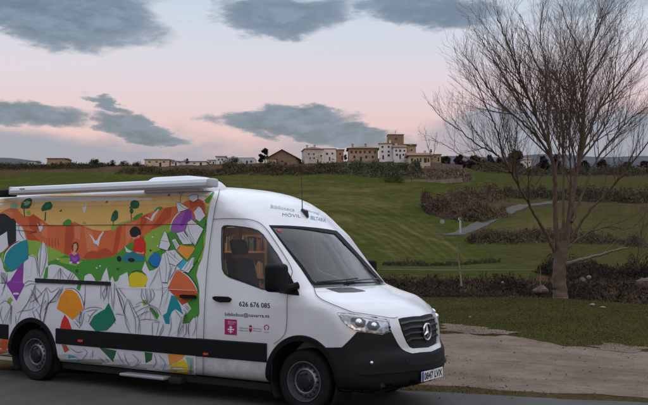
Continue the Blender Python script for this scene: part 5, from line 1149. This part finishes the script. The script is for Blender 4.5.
scrub('hedgerow',[(505,262),(560,268),(600,270),(660,275),(760,280)],268,6,3.4,30000,.4,[(.095,.066,.060),(.08,.062,.048),(.06,.058,.034)],29,'long brownish hedge across the right hand fields','hedge',gap=.42)
scrub('hedgerow',[(440,240),(470,250),(500,262)],250,12,3.,14000,.4,BR,30,'rough brambles climbing from the road toward the village','brambles')
scrub('hedgerow',[(470,380),(520,400),(580,430),(640,450),(760,470)],420,14,3.8,30000,.62,[(.075,.056,.048),(.052,.048,.034),(.042,.046,.024),(.085,.064,.055)],31,'dark treeline under the horizon on the right','hedge',gap=.4)
scrub('slope_scrub',[(222,318),(262,318),(300,318),(345,322)],318,8,2.8,30000,.5,BR+GRN+GREY_[:1],32,'brown scrub below the white houses','scrub',gap=.42)
scrub('slope_scrub',[(338,322),(370,320),(410,322),(420,326)],322,9,2.6,26000,.5,[(.085,.080,.055),(.062,.064,.038),(.11,.098,.080),(.05,.055,.03)],33,'grey green scrub on the slope under the church','scrub',gap=.40)
scrub('slope_scrub',[(408,322),(440,326),(470,330)],326,10,2.2,18000,.5,[(.16,.11,.09),(.135,.095,.076),(.11,.085,.06),(.18,.135,.105)],34,'pinkish dry scrub terraces right of the village','scrub',gap=.42)
scrub('slope_scrub',[(120,306),(160,306),(200,308),(232,312)],307,6,2.2,16000,.42,BR+GRN,35,'brown hedge bank along the top of the left field','scrub',gap=.44)
scrub('hilltop_scrub',[(-60,345),(0,345),(60,345),(105,345)],345,14,1.6,16000,.4,[(.045,.032,.022),(.05,.038,.028),(.03,.03,.018)],36,'dark heath on the left hilltop','scrub')
def evergreen(px,pyb,pyt,b,w_,seed,label,cols=GRN,name='evergreen_tree',n=2600,shape='round',cat='tree',group=None,size=None):
    """single leafy tree or bush: trunk and an uneven clumped crown"""
    R_=np.random.default_rng(seed); base=at(px,pyb,b); h=(pyb-pyt)/F*b; w_=w_/F*b/2; root=empty(name,tuple(base),0,label,cat,group)
    tr=Tubes(); tr.add(np.array([base-np.array([0,0,.3]),base+np.array([0,0,h*.4]),base+np.array([0,0,h*.75])]),[h*.035,h*.028,h*.01],6); tr.build('trunk',BARK,root,base)
    k=14; cc=[]
    for j in range(k):
        u=R_.uniform(.18,.95); rad=(math.sqrt(max(0,1-(2*(u-.45))**2)) if shape=='round' else (1.05-u)*1.0); an=R_.uniform(0,6.28); rr=R_.uniform(.1,.75)*rad*w_
        cc.append((rr*math.cos(an),rr*math.sin(an),u*h*.92,R_.uniform(.22,.42)*w_*(1 if shape=='round' else .8)))
    cc=np.array(cc); i=R_.integers(0,k,n); d=R_.normal(0,1,(n,3)); d/=np.linalg.norm(d,axis=1)[:,None]; d*=R_.uniform(.35,1.1,(n,1)); C=cc[i,:3]+d*cc[i,3:4]*np.array([1,1,1.05]); C[:,2]=np.clip(C[:,2],h*.04,h*1.02)
    col=tones(n,cols,R_)*R_.uniform(.7,1.3,k)[i][:,None]; quads(C+base,(size or h*.035),col,R_,'crown',LEAF,root,base); return root
EG='trees and bushes on the village skyline'
evergreen(265,164,147.5,352,11,41,'tall dark cypress cluster beside the brown gabled barn',[(.012,.018,.010),(.018,.024,.012)],shape='round',group=EG)
evergreen(261,164,152,350,7,42,'shorter dark cypress on the left side of the cypress cluster',[(.012,.018,.010),(.018,.024,.012)],group=EG)
evergreen(233,164,156.5,352,17,43,'wide dark bush in front of the pale greenhouse',GRN,'evergreen_bush',cat='bush',group=EG)
evergreen(187,164,158.5,352,8,44,'small dark bush right of the cream shed',GRN,'evergreen_bush',cat='bush',group=EG,n=1500)
evergreen(97,170,158.6,350,20,45,'big round dark bush on the left hilltop',GRN,'evergreen_bush',cat='bush',group=EG,n=3600)
evergreen(111,169,160.4,350,14,46,'dark bush touching the big hilltop bush on its right',GRN,'evergreen_bush',cat='bush',group=EG)
evergreen(124,168,161.2,350,14,47,'low dark bush midway between hilltop bush and cream shed',GRN,'evergreen_bush',cat='bush',group=EG)
evergreen(137,168,161.4,350,13,48,'low dark bush just left of the cream shed',GRN,'evergreen_bush',cat='bush',group=EG)
evergreen(86,171,163.6,350,9,49,'smallest hilltop bush at the left end of the row',GRN,'evergreen_bush',cat='bush',group=EG,n=1500)
evergreen(345.6,161,154,346,6,50,'round green shrub between white and tan houses',GRN,'evergreen_bush',cat='bush',group=EG,n=1500)
evergreen(431,160,148,356,5,51,'thin conifer behind the low tan house',[(.03,.035,.015)],shape='cone',group=EG,n=1200)
evergreen(392,183,176.4,298,31,52,'flat dark clipped bush at the foot of the village slope',[(.012,.014,.010),(.018,.02,.012)],'evergreen_bush',cat='bush',group=EG,n=3600)
for i,(x,yt,w_,b) in enumerate(((446,157,16,362),(459,155,14,372),(474,156,18,380),(489,154,15,390),(515,148,17,430),(500,158,12,400),(543,156,15,425),(556,152,13,440),(585,161,16,440),(603,160,13,450),(628,161,18,452),(645,162,15,455))):
    nm=['first dusky tree right of the low tan house','round dusky tree second right of the low tan house','dusky tree above the bramble slope','dusky tree behind the left limbs of the big tree','tall round bare looking tree left of the white farmhouse','low tree just left of the tall round tree','bushy tree right of the white farmhouse','narrow tree immediately behind the big tree trunks','dusky tree right of the big tree trunks','low dusky tree between two right hand limbs','wide dusky tree near the right edge','outermost dusky tree at the right edge'][i]
    evergreen(x,172,yt,b,w_,60+i,nm,[(.040,.034,.030),(.030,.028,.022),(.052,.042,.040)],'distant_tree',n=2200,group='dusky trees along the right hand horizon',size=.5)
def stems():
    R_=np.random.default_rng(55); tb=Tubes()
    for i in range(1500):
        px=R_.uniform(310,720); b=R_.uniform(33.4,44) if px<600 else R_.uniform(28,42); a=(px-324)/F*b
        if grass_edge(np.array(a),np.array(b))<.6 or abs(px-560)<10: continue
        p=W3([a],[b],-.05)[0]; h=R_.uniform(.3,1.25)*(.4+.9*fbm(np.array([a*.5]),np.array([b*.5]),8,2)[0]); d=np.array([R_.normal(0,.45),R_.normal(0,.45),1.]); k=5; pts=[p]
        for j in range(k): d=d+np.array([R_.normal(0,.22),R_.normal(0,.22),-.10]); pts.append(pts[-1]+d/np.linalg.norm(d)*h/k)
        tb.add(np.array(pts),np.linspace(.007,.003,k+1),3)
    o=tb.build('bramble_stems',mat('cane_red_brown',(.12,.070,.052),.9)); tag(o,'thin arching bramble canes standing out of the bank behind the verge','brambles',kind='stuff')
stems()
# --- near grass blades
def near_grass():
    R_=np.random.default_rng(77); n=130000
    u=R_.uniform(0,1,n); b=11.5+22*u**.9; px=R_.uniform(280,820,n); a=(px-324)/F*b
    
    # keep off asphalt and gravel
    topa=np.array(topw); lowa=np.array(low); lowa=lowa[np.argsort(lowa[:,0])]; topa=topa[np.argsort(topa[:,0])]; ed=np.array(edge); ed=ed[np.argsort(ed[:,0])]
    bt=np.interp(a,topa[:,0],topa[:,1]); bl=np.interp(a,lowa[:,0],lowa[:,1]); be=np.interp(a,ed[:,0],ed[:,1])
    jt=R_.normal(0,.12,n)
    keep=((b>bt+jt)|((b<bl+jt*.5)&(b>be-.03+jt*.3)))&(grass_edge(a,b)<1.5)
    pn=fbm(a*1.1,b*1.1,91,3); keep&=(pn>.36)|(R_.uniform(0,1,n)<.25)
    # a few tufts out on the gravel
    k2=(b<bt)&(b>bl)&(fbm(a*.9,b*2.2,95,3)>.72)&(R_.uniform(0,1,n)<.3); keep|=k2
    a=a[keep]; b=b[keep]; n=len(a); P=W3(a,b); h=R_.uniform(.010,.034,n)*(.6+.8*fbm(a*.8,b*.8,93,2)); w_=R_.uniform(.003,.006,n)*(1+b/30)
    an=R_.uniform(0,6.28,n); dx=np.stack([np.cos(an),np.sin(an),0*an],1)*w_[:,None]; lean=R_.normal(0,.025,(n,3)); lean[:,2]=0
    tip=P+lean+np.stack([0*h,0*h,h],1); V_=np.stack([P-dx,P+dx,tip],1).reshape(-1,3)
    col=tones(n,[(.055,.060,.018),(.068,.068,.024),(.048,.052,.016),(.12,.092,.050),(.08,.068,.032)],R_)
    col=np.where((b<14.2)[:,None]&(R_.uniform(0,1,(n,1))<.65),np.array([[.12,.09,.05]])*R_.uniform(.7,1.2,(n,1)),col)
    o=mesh('grass',V_,np.arange(3*n).reshape(n,3),LEAF,cols=np.repeat(col,3,0)); tag(o,'short green and straw coloured grass of the verge and meadow','grass',kind='stuff')
near_grass()
def fallen_leaves():
    R_=np.random.default_rng(78); n=900; a=R_.uniform(-2,9,n); px=R_.uniform(400,690,n); b=R_.uniform(11.0,19.5,n); a=(px-324)/F*b
    P=W3(a,b,.012); col=tones(n,[(.16,.12,.085),(.09,.07,.055),(.26,.23,.20),(.06,.05,.042)],R_); o=quads(P,.011,col,R_,'pebbles_and_litter',LEAF,flat=.25); tag(o,'scattered pebbles and leaf litter over the gravel','pebbles',kind='stuff')
fallen_leaves()
# --- rocks
ROCKM=mat('rock_pinkish',(.13,.085,.07),.9,var=.3,scale=6,bump=.5); ROCKW=mat('rock_pale',(.22,.205,.19),.9,var=.2,scale=10,bump=.4)
def rock(px,py,b,w_,h_,m_,label,seed,cat='rock',group=None):
    R_=np.random.default_rng(seed); w2=w_/F*b/2; h2=h_/F*b; v_=[];n=14;k=8; c=at(px,py,b)
    q=MB(); q.ell((0,0,h2*.2),(w2,w2*.8,h2*.65),n,k); V_=np.array(q.v); j=1+.9*(fbm(V_[:,0]*2.2/w2+seed,V_[:,1]*2.2/w2+V_[:,2]*3/w2,seed,3)-.5); V_=V_*j[:,None]
    o=mesh('rock',V_,q.f,m_,smooth=True,sharp=30); o.location=c; tag(o,label,cat,group)
rock(540.5,292,33.6,15,7,ROCKM,'pinkish boulder in the ditch just left of the big tree',1)
rock(582.5,281,40,7,4,ROCKM,'dull stone in the brambles right of the trunk',2); rock(589,278,40,4.5,3,ROCKW,'small bright white stone above the dull stone right of the trunk',3)
rock(645,286,40,16,10,ROCKM,'large reddish boulder at the right edge of the picture',4)
for i,(x,y,w_,h_,lb) in enumerate(((592,305,6,1.6,'flat white stone in the meadow, left one of the pair below the trunk'),(603,307.5,6,1.5,'flat white stone in the meadow, right one of the pair below the trunk'),(470,317.5,2.6,1.5,'tiny white stone alone in the meadow right of the van bonnet'),(502.5,283,3,2,'small pale stone in the ditch below the thin sapling'))): rock(x,y,1.8717*F/(y-240.05)*.995 if y>290 else 38,w_,h_,ROCKW,lb,10+i)
rock(503,387.6,12.0,7,2.2,ROCKW,'pale rock at the edge of the asphalt below the gravel',20)
# --- marker post and little sign by the country road
bp=at(460.3,231.5,158); mp_=empty('marker_post',tuple(bp),0,'white marker post with a wider head beside the country road bend','post')
q=MB(); q.rbox(-.16,.16,-.1,.1,-.3,1.9,.03,2); q.build('post',mat('post_weathered',(.42,.41,.39),.7),mp_); q=MB(); q.rbox(-.34,.34,-.06,.06,1.9,2.35,.05,2); q.build('head',mat('post_head',(.45,.44,.42),.6),mp_); mp_.rotation_euler=(0,0,TH)
bp=at(442.3,232,160); ms=empty('road_sign',tuple(bp),TH,'small round grey sign on a thin pole left of the marker post','sign'); q=MB(); q.tube([(0,0,-.3),(0,0,1.7)],.05,6); q.build('pole',STEEL,ms); q=MB(); q.lathe([(0,-.02),(.38,-.02),(.38,.02),(0,.02)],(0,0,1.75),'y',20); q.build('sign_face',mat('sign_back',(.28,.29,.29),.6),ms)
# =================================================================== VILLAGE
ROOF=mat('clay_tile_roof',(.24,.13,.095),.9,var=.3,scale=2.5); ROOFG=mat('grey_green_roof',(.17,.20,.18),.8,var=.1,scale=1); ROOFB=mat('brown_tile_roof',(.17,.11,.085),.9,var=.3,scale=2.)
PLA=mat('white_plaster',(.72,.67,.62),.9,var=.12,scale=.8); PLR=mat('rough_pale_stone',(.52,.47,.41),.9,var=.35,scale=.9); CRM=mat('cream_plaster',(.58,.47,.32),.9,var=.15,scale=.8)
TAN=mat('tan_stone',(.38,.275,.175),.9,var=.3,scale=1.2); SAND=mat('sandstone',(.25,.17,.105),.9,var=.25,scale=1.); OCH=mat('ochre_wall',(.42,.25,.15),.9,var=.2,scale=1)
WIN=mat('window_dark',(.022,.022,.026),.25); SHUT=mat('shutter_brown',(.05,.03,.022),.8)
def house(name,label,px0,px1,pyb,pye,pyr,b,wall,roof,kind='gable',depth=9.,wins=(),doors=(),chim=(),rot=0.,ov=.35,group='houses of the hill village',cat='house',across=False,extra=None):
    """px/py give the front elevation; wins are (u,v,w,h) fractions of the front wall"""
    c=at((px0+px1)/2,pyb,b); wd=(px1-px0)/F*b; he=(pyb-pye)/F*b; hr=(pyb-pyr)/F*b
    root=empty(name,tuple(c),TH+rot,label,cat,group); x=wd/2; d=depth
    q=MB()
    if kind=='gablefront':
        q.add([(-x,0,-2),(x,0,-2),(x,0,he),(0,0,hr),(-x,0,he),(-x,d,-2),(x,d,-2),(x,d,he),(0,d,hr),(-x,d,he)],[(0,1,2,3,4),(6,5,9,8,7),(1,6,7,2),(5,0,4,9),(2,7,8,3),(3,8,9,4)])
    else: q.box(-x,x,0,d,-2,he)
    q.build('wall',wall,root)
    q=MB(); o=ov; t=.18
    if kind=='hip':
        r_=min(d/2,x*.95); q.add([(-x-o,-o,he+.004),(x+o,-o,he+.004),(x+o,d+o,he+.004),(-x-o,d+o,he+.004),(-x-o,-o,he+t),(x+o,-o,he+t),(x+o,d+o,he+t),(-x-o,d+o,he+t),(-x+r_,d/2,hr),(x-r_,d/2,hr)],[(0,3,2,1),(0,1,5,4),(1,2,6,5),(2,3,7,6),(3,0,4,7),(4,5,9,8),(5,6,9),(6,7,8,9),(7,4,8)])
    elif kind=='gable':
        q.add([(-x-o,-o,he+.004),(x+o,-o,he+.004),(x+o,d+o,he+.004),(-x-o,d+o,he+.004),(-x-o,-o,he+t),(x+o,-o,he+t),(x+o,d+o,he+t),(-x-o,d+o,he+t),(-x-o,d/2,hr),(x+o,d/2,hr)],[(0,3,2,1),(0,1,5,4),(1,2,6,9,5),(2,3,7,6),(3,0,4,8,7),(4,5,9,8),(6,7,8,9)])
    elif kind=='gablefront':
        s_=(hr-he)/x; q.add([(-x-o,-o,he-o*s_+.05),(0,-o,hr+.05),(x+o,-o,he-o*s_+.05),(x+o,-o,he-o*s_+.05+t),(0,-o,hr+.05+t),(-x-o,-o,he-o*s_+.05+t),(-x-o,d+o,he-o*s_+.05),(0,d+o,hr+.05),(x+o,d+o,he-o*s_+.05),(x+o,d+o,he-o*s_+.05+t),(0,d+o,hr+.05+t),(-x-o,d+o,he-o*s_+.05+t)],[(0,1,4,5),(1,2,3,4),(7,6,11,10),(8,7,10,9),(5,4,10,11),(4,3,9,10),(1,0,6,7),(2,1,7,8),(0,5,11,6),(3,2,8,9)])
    elif kind=='shed':
        q.add([(-x-o,-o,he+.004),(x+o,-o,he+.004),(x+o,d+o,he+.004),(-x-o,d+o,he+.004),(-x-o,-o,he+t),(x+o,-o,he+t),(x+o,d+o,hr),(-x-o,d+o,hr)],[(0,3,2,1),(0,1,5,4),(1,2,6,5),(2,3,7,6),(3,0,4,7),(4,5,6,7)])
    else:
        q.box(-x-.12,x+.12,-.12,d+.12,he+.004,he+.25)
    rf=q.build('roof',roof,root)
    for (u,h_) in chim:
        cx_=-x+u*wd; q=MB(); q.box(cx_-.35,cx_+.35,d*.4,d*.4+.7,(he+hr)/2-.3,hr+h_); q.box(cx_-.45,cx_+.45,d*.4-.1,d*.4+.8,hr+h_+.003,hr+h_+.15); q.build('chimney',wall,rf)
    for (u,v_,w_,h_) in wins:
        cx_=-x+u*wd; z=v_*he; w2=w_*wd/2; h2=h_*he/2; q=MB(); q.box(cx_-w2,cx_+w2,-.05,.12,z-h2,z+h2); wn=q.build('window',WIN,root)
        q=MB(); q.box(cx_-w2-.09,cx_-w2-.002,-.07,.10,z-h2-.02,z+h2+.02); q.box(cx_+w2+.002,cx_+w2+.09,-.07,.10,z-h2-.02,z+h2+.02); q.box(cx_-.03,cx_+.03,-.07,-.052,z-h2,z+h2); q.build('frame',SHUT,wn)
    for (u,w_,h_) in doors:
        cx_=-x+u*wd; q=MB(); q.box(cx_-w_*wd/2,cx_+w_*wd/2,-.06,.1,-.5,h_*he); q.build('door',SHUT,root)
    return root
H=house
H('stone_house','large pale rough-walled house with hipped brown roof left of centre',304.6,323,162,149.2,145.3,350,PLR,ROOFB,'hip',11,[(.22,.62,.05,.13),(.5,.62,.05,.13),(.3,.30,.05,.12),(.52,.30,.05,.12),(.9,.50,.06,.14)],[(.72,.07,.2)],[(.2,.4),(.62,.5)],rot=.12)
H('plastered_house','smooth pale flat-topped house attached right of the large hipped house',323.2,336,159.5,149.,148.6,352,PLA,ROOFB,'flat',9,[(.3,.55,.12,.2),(.72,.58,.09,.16)],[(.5,.1,.25)],rot=.0)
H('stone_house','narrow ochre house between the pale houses and the tan house',336.4,343.6,158.5,149.8,147.9,356,OCH,ROOF,'shed',8,[(.5,.55,.16,.22)],[(.8,.14,.3)])
H('stone_house','wide tan stone house with two rows of windows and overhanging roof',348.6,378,160.5,148.4,144.4,352,TAN,ROOF,'hip',12,[(.1,.7,.045,.2),(.25,.7,.045,.2),(.40,.7,.045,.2),(.55,.7,.045,.2),(.72,.7,.045,.2),(.9,.7,.045,.2),(.2,.3,.05,.2),(.6,.3,.06,.2),(.82,.3,.05,.2)],[(.42,.07,.32)],[(.15,.6),(.6,.7)],ov=.7)
H('white_house','tall white house with sloping brown roof left of the church tower',379.2,392.4,158,143.6,140.6,348,PLA,ROOF,'shed',9,[(.25,.78,.10,.13),(.72,.78,.10,.13),(.25,.45,.10,.13),(.72,.45,.10,.13),(.72,.18,.12,.16)],[(.3,.12,.2)],[(.8,.4)],rot=-.1)
tw=H('church_tower','square brown stone church tower with a cross on top','388.2' and 388.2,403.8,157,134.6,133,356,SAND,ROOFB,'hip',6.4,[(.5,.82,.10,.07),(.5,.55,.07,.06)],[],[],ov=.2,cat='church')
q=MB(); q.tube([(0,3.2,8.9),(0,3.2,10.4)],.07,6); q.tube([(-.35,3.2,10),(.35,3.2,10)],.06,6); q.tube([(0,3.2,8.6),(0,3.2,8.9)],.2,6); q.build('cross',SHUT,tw)
H('stone_house','broad sandstone church nave behind the white houses',392,416,157,144.6,143.2,360,SAND,ROOFB,'shed',9,[(.8,.6,.06,.16)],[],rot=0)
H('white_house','white house with red-brown roof and balcony windows right of the tower',393.6,406.8,157.6,147.4,143.8,345,PLA,ROOF,'gable',9,[(.2,.68,.10,.18),(.5,.68,.12,.22),(.82,.68,.10,.18),(.25,.28,.12,.2),(.75,.28,.10,.2)],[(.5,.11,.34)],[(.3,.4)],rot=.06)
H('stone_house','grey sandstone house stepping down right of the white house',407.2,416,156.4,145.8,144.8,350,TAN,ROOFB,'shed',8,[(.5,.6,.12,.15)],[],[(.5,.5)])
H('stone_house','low yellow stone house with tall windows and broad tiled roof',409,430.6,165,155.6,151.4,334,CRM,ROOF,'gable',10,[(.14,.5,.08,.45),(.40,.52,.05,.4),(.54,.52,.05,.4),(.76,.5,.10,.5),(.9,.5,.05,.4)],[(.28,.07,.6)],[(.8,.5)],ov=.8)
H('stone_house','small tan annex right of the low yellow house',431,441,160,154.6,152.4,340,TAN,ROOF,'shed',8,[(.4,.55,.14,.25)],[(.75,.14,.5)])
H('stone_house','brown barn with a wide front gable right of the dark cypresses',268.5,296,166,157.2,149.8,345,SAND,ROOFB,'gablefront',14,[(.5,.55,.06,.16),(.28,.4,.06,.16)],[(.62,.12,.4)],ov=.8,rot=-.12)
H('stone_house','low tan lean-to on the left side of the gabled barn',266.8,276,166,159,157.6,342,CRM,ROOFB,'shed',6,[(.4,.5,.14,.25)],[(.75,.16,.6)])
H('white_house','white farmhouse far left of the cypress',216,224.8,164,156.8,154.8,365,PLA,ROOFG,'gable',8,[(.3,.6,.12,.2),(.7,.6,.12,.2)],[(.5,.14,.36)],group='farm buildings along the left skyline')
H('white_house','lower pale outbuilding left of the white farmhouse',207.8,215.8,164,160.2,158.8,366,PLA,ROOFG,'shed',7,[(.3,.55,.14,.3)],[(.7,.16,.6)],group='farm buildings along the left skyline')
H('greenhouse','pale curved-roof greenhouse behind the dark bush',226,254,164,157.8,154.8,372,mat('greenhouse_skin',(.50,.52,.54),.5),mat('greenhouse_roof',(.52,.54,.57),.5),'hip',16,[(.9,.4,.05,.3)],[(.75,.07,.5)],group='farm buildings along the left skyline',cat='greenhouse',ov=.1)
H('farm_shed','long cream shed with a grey-green roof on the skyline',144.6,168.8,165.4,159.6,157.2,350,CRM,ROOFG,'shed',12,[(.2,.6,.06,.2),(.5,.6,.06,.2),(.8,.6,.06,.2)],[(.65,.09,.5)],group='farm buildings along the left skyline',cat='shed')
H('farm_shed','tiny white shed right of the long cream shed',170.6,178,164.6,161.4,160.4,352,PLA,ROOFG,'shed',5,[(.3,.5,.16,.3)],[(.7,.2,.7)],group='farm buildings along the left skyline',cat='shed')
H('farm_shed','low white shed behind the small dark bush',180,206,164.8,161.6,160.6,358,PLA,ROOFG,'gable',8,[(.25,.5,.06,.3),(.55,.5,.06,.3)],[(.8,.08,.7)],group='farm buildings along the left skyline',cat='shed')
H('farm_shed','tan box-shaped barn on the left hilltop',47,64.4,165.6,158.6,157.2,350,TAN,ROOFB,'gable',9,[(.8,.5,.06,.2)],[(.3,.12,.4)],group='farm buildings along the left skyline',cat='shed')
H('white_house','small white house at the far left of the skyline',27.8,35.4,166.2,161.4,159.8,352,PLA,ROOFG,'gable',7,[(.3,.55,.14,.3),(.7,.55,.14,.3)],[(.5,.16,.5)],group='farm buildings along the left skyline')
H('white_house','white farmhouse seen between the limbs of the big tree',523.6,531.6,165.6,159.8,157.6,440,PLA,ROOF,'gable',8,[(.25,.55,.12,.25),(.75,.55,.12,.25)],[(.5,.14,.5)],group='farm buildings on the right horizon')
H('white_house','tan farm building low on the right horizon',620,646,171,168.2,166.4,452,OCH,ROOF,'gable',9,[(.2,.5,.05,.3),(.5,.5,.05,.3)],[(.8,.06,.6)],group='farm buildings on the right horizon')
# retaining wall below the low yellow house, lane wall at the slope foot
def wall_line(name,label,pts,h_,m_,cat='wall',th=.5):
    q=MB(); W_=[at(x,y,b) for x,y,b in pts]
    for p,r in zip(W_[:-1],W_[1:]):
        d=(r-p)*np.array([1,1,0]); d/=np.linalg.norm(d); n_=np.array([-d[1],d[0],0])*th/2; k=len(q.v)
        q.add([p-n_-[0,0,1],r-n_-[0,0,1],r+n_-[0,0,1],p+n_-[0,0,1],p-n_+[0,0,h_],r-n_+[0,0,h_],r+n_+[0,0,h_],p+n_+[0,0,h_]],[(0,3,2,1),(4,5,6,7),(0,1,5,4),(1,2,6,5),(2,3,7,6),(3,0,4,7)])
    o=q.build(name,m_); tag(o,label,cat)
wall_line('stone_wall','stepped stone retaining wall under the wide tan house',[(347,165,336),(362,166,336),(378,164,338)],1.6,mat('wall_stone',(.20,.16,.13),.9,var=.35,scale=.8))
wall_line('stone_wall','long pinkish stone wall right of the low yellow house',[(431,166,334),(446,168,338),(462,169,345)],1.5,mat('wall_pink',(.17,.12,.10),.9,var=.35,scale=.8))
wall_line('stone_wall','low pale lane wall along the top of the sown field',[(408,182.4,303),(430,181.4,306),(462,179.4,312)],.45,mat('wall_pale',(.20,.16,.12),.9,var=.3,scale=.5))
for i,(x,y0,y1,lb) in enumerate(((411.5,184,165,'slim utility pole at the foot of the slope below the yellow house'),)):
    p=at(x,y0,300); q=MB(); q.tube([(0,0,-.5),(0,0,(y0-y1)/F*300)],.12,6); q.box(-.7,.7,-.06,.06,(y0-y1)/F*300-.6,(y0-y1)/F*300-.45); o=q.build('utility_pole',SHUT); o.location=p; o.rotation_euler=(0,0,TH); tag(o,lb,'pole')
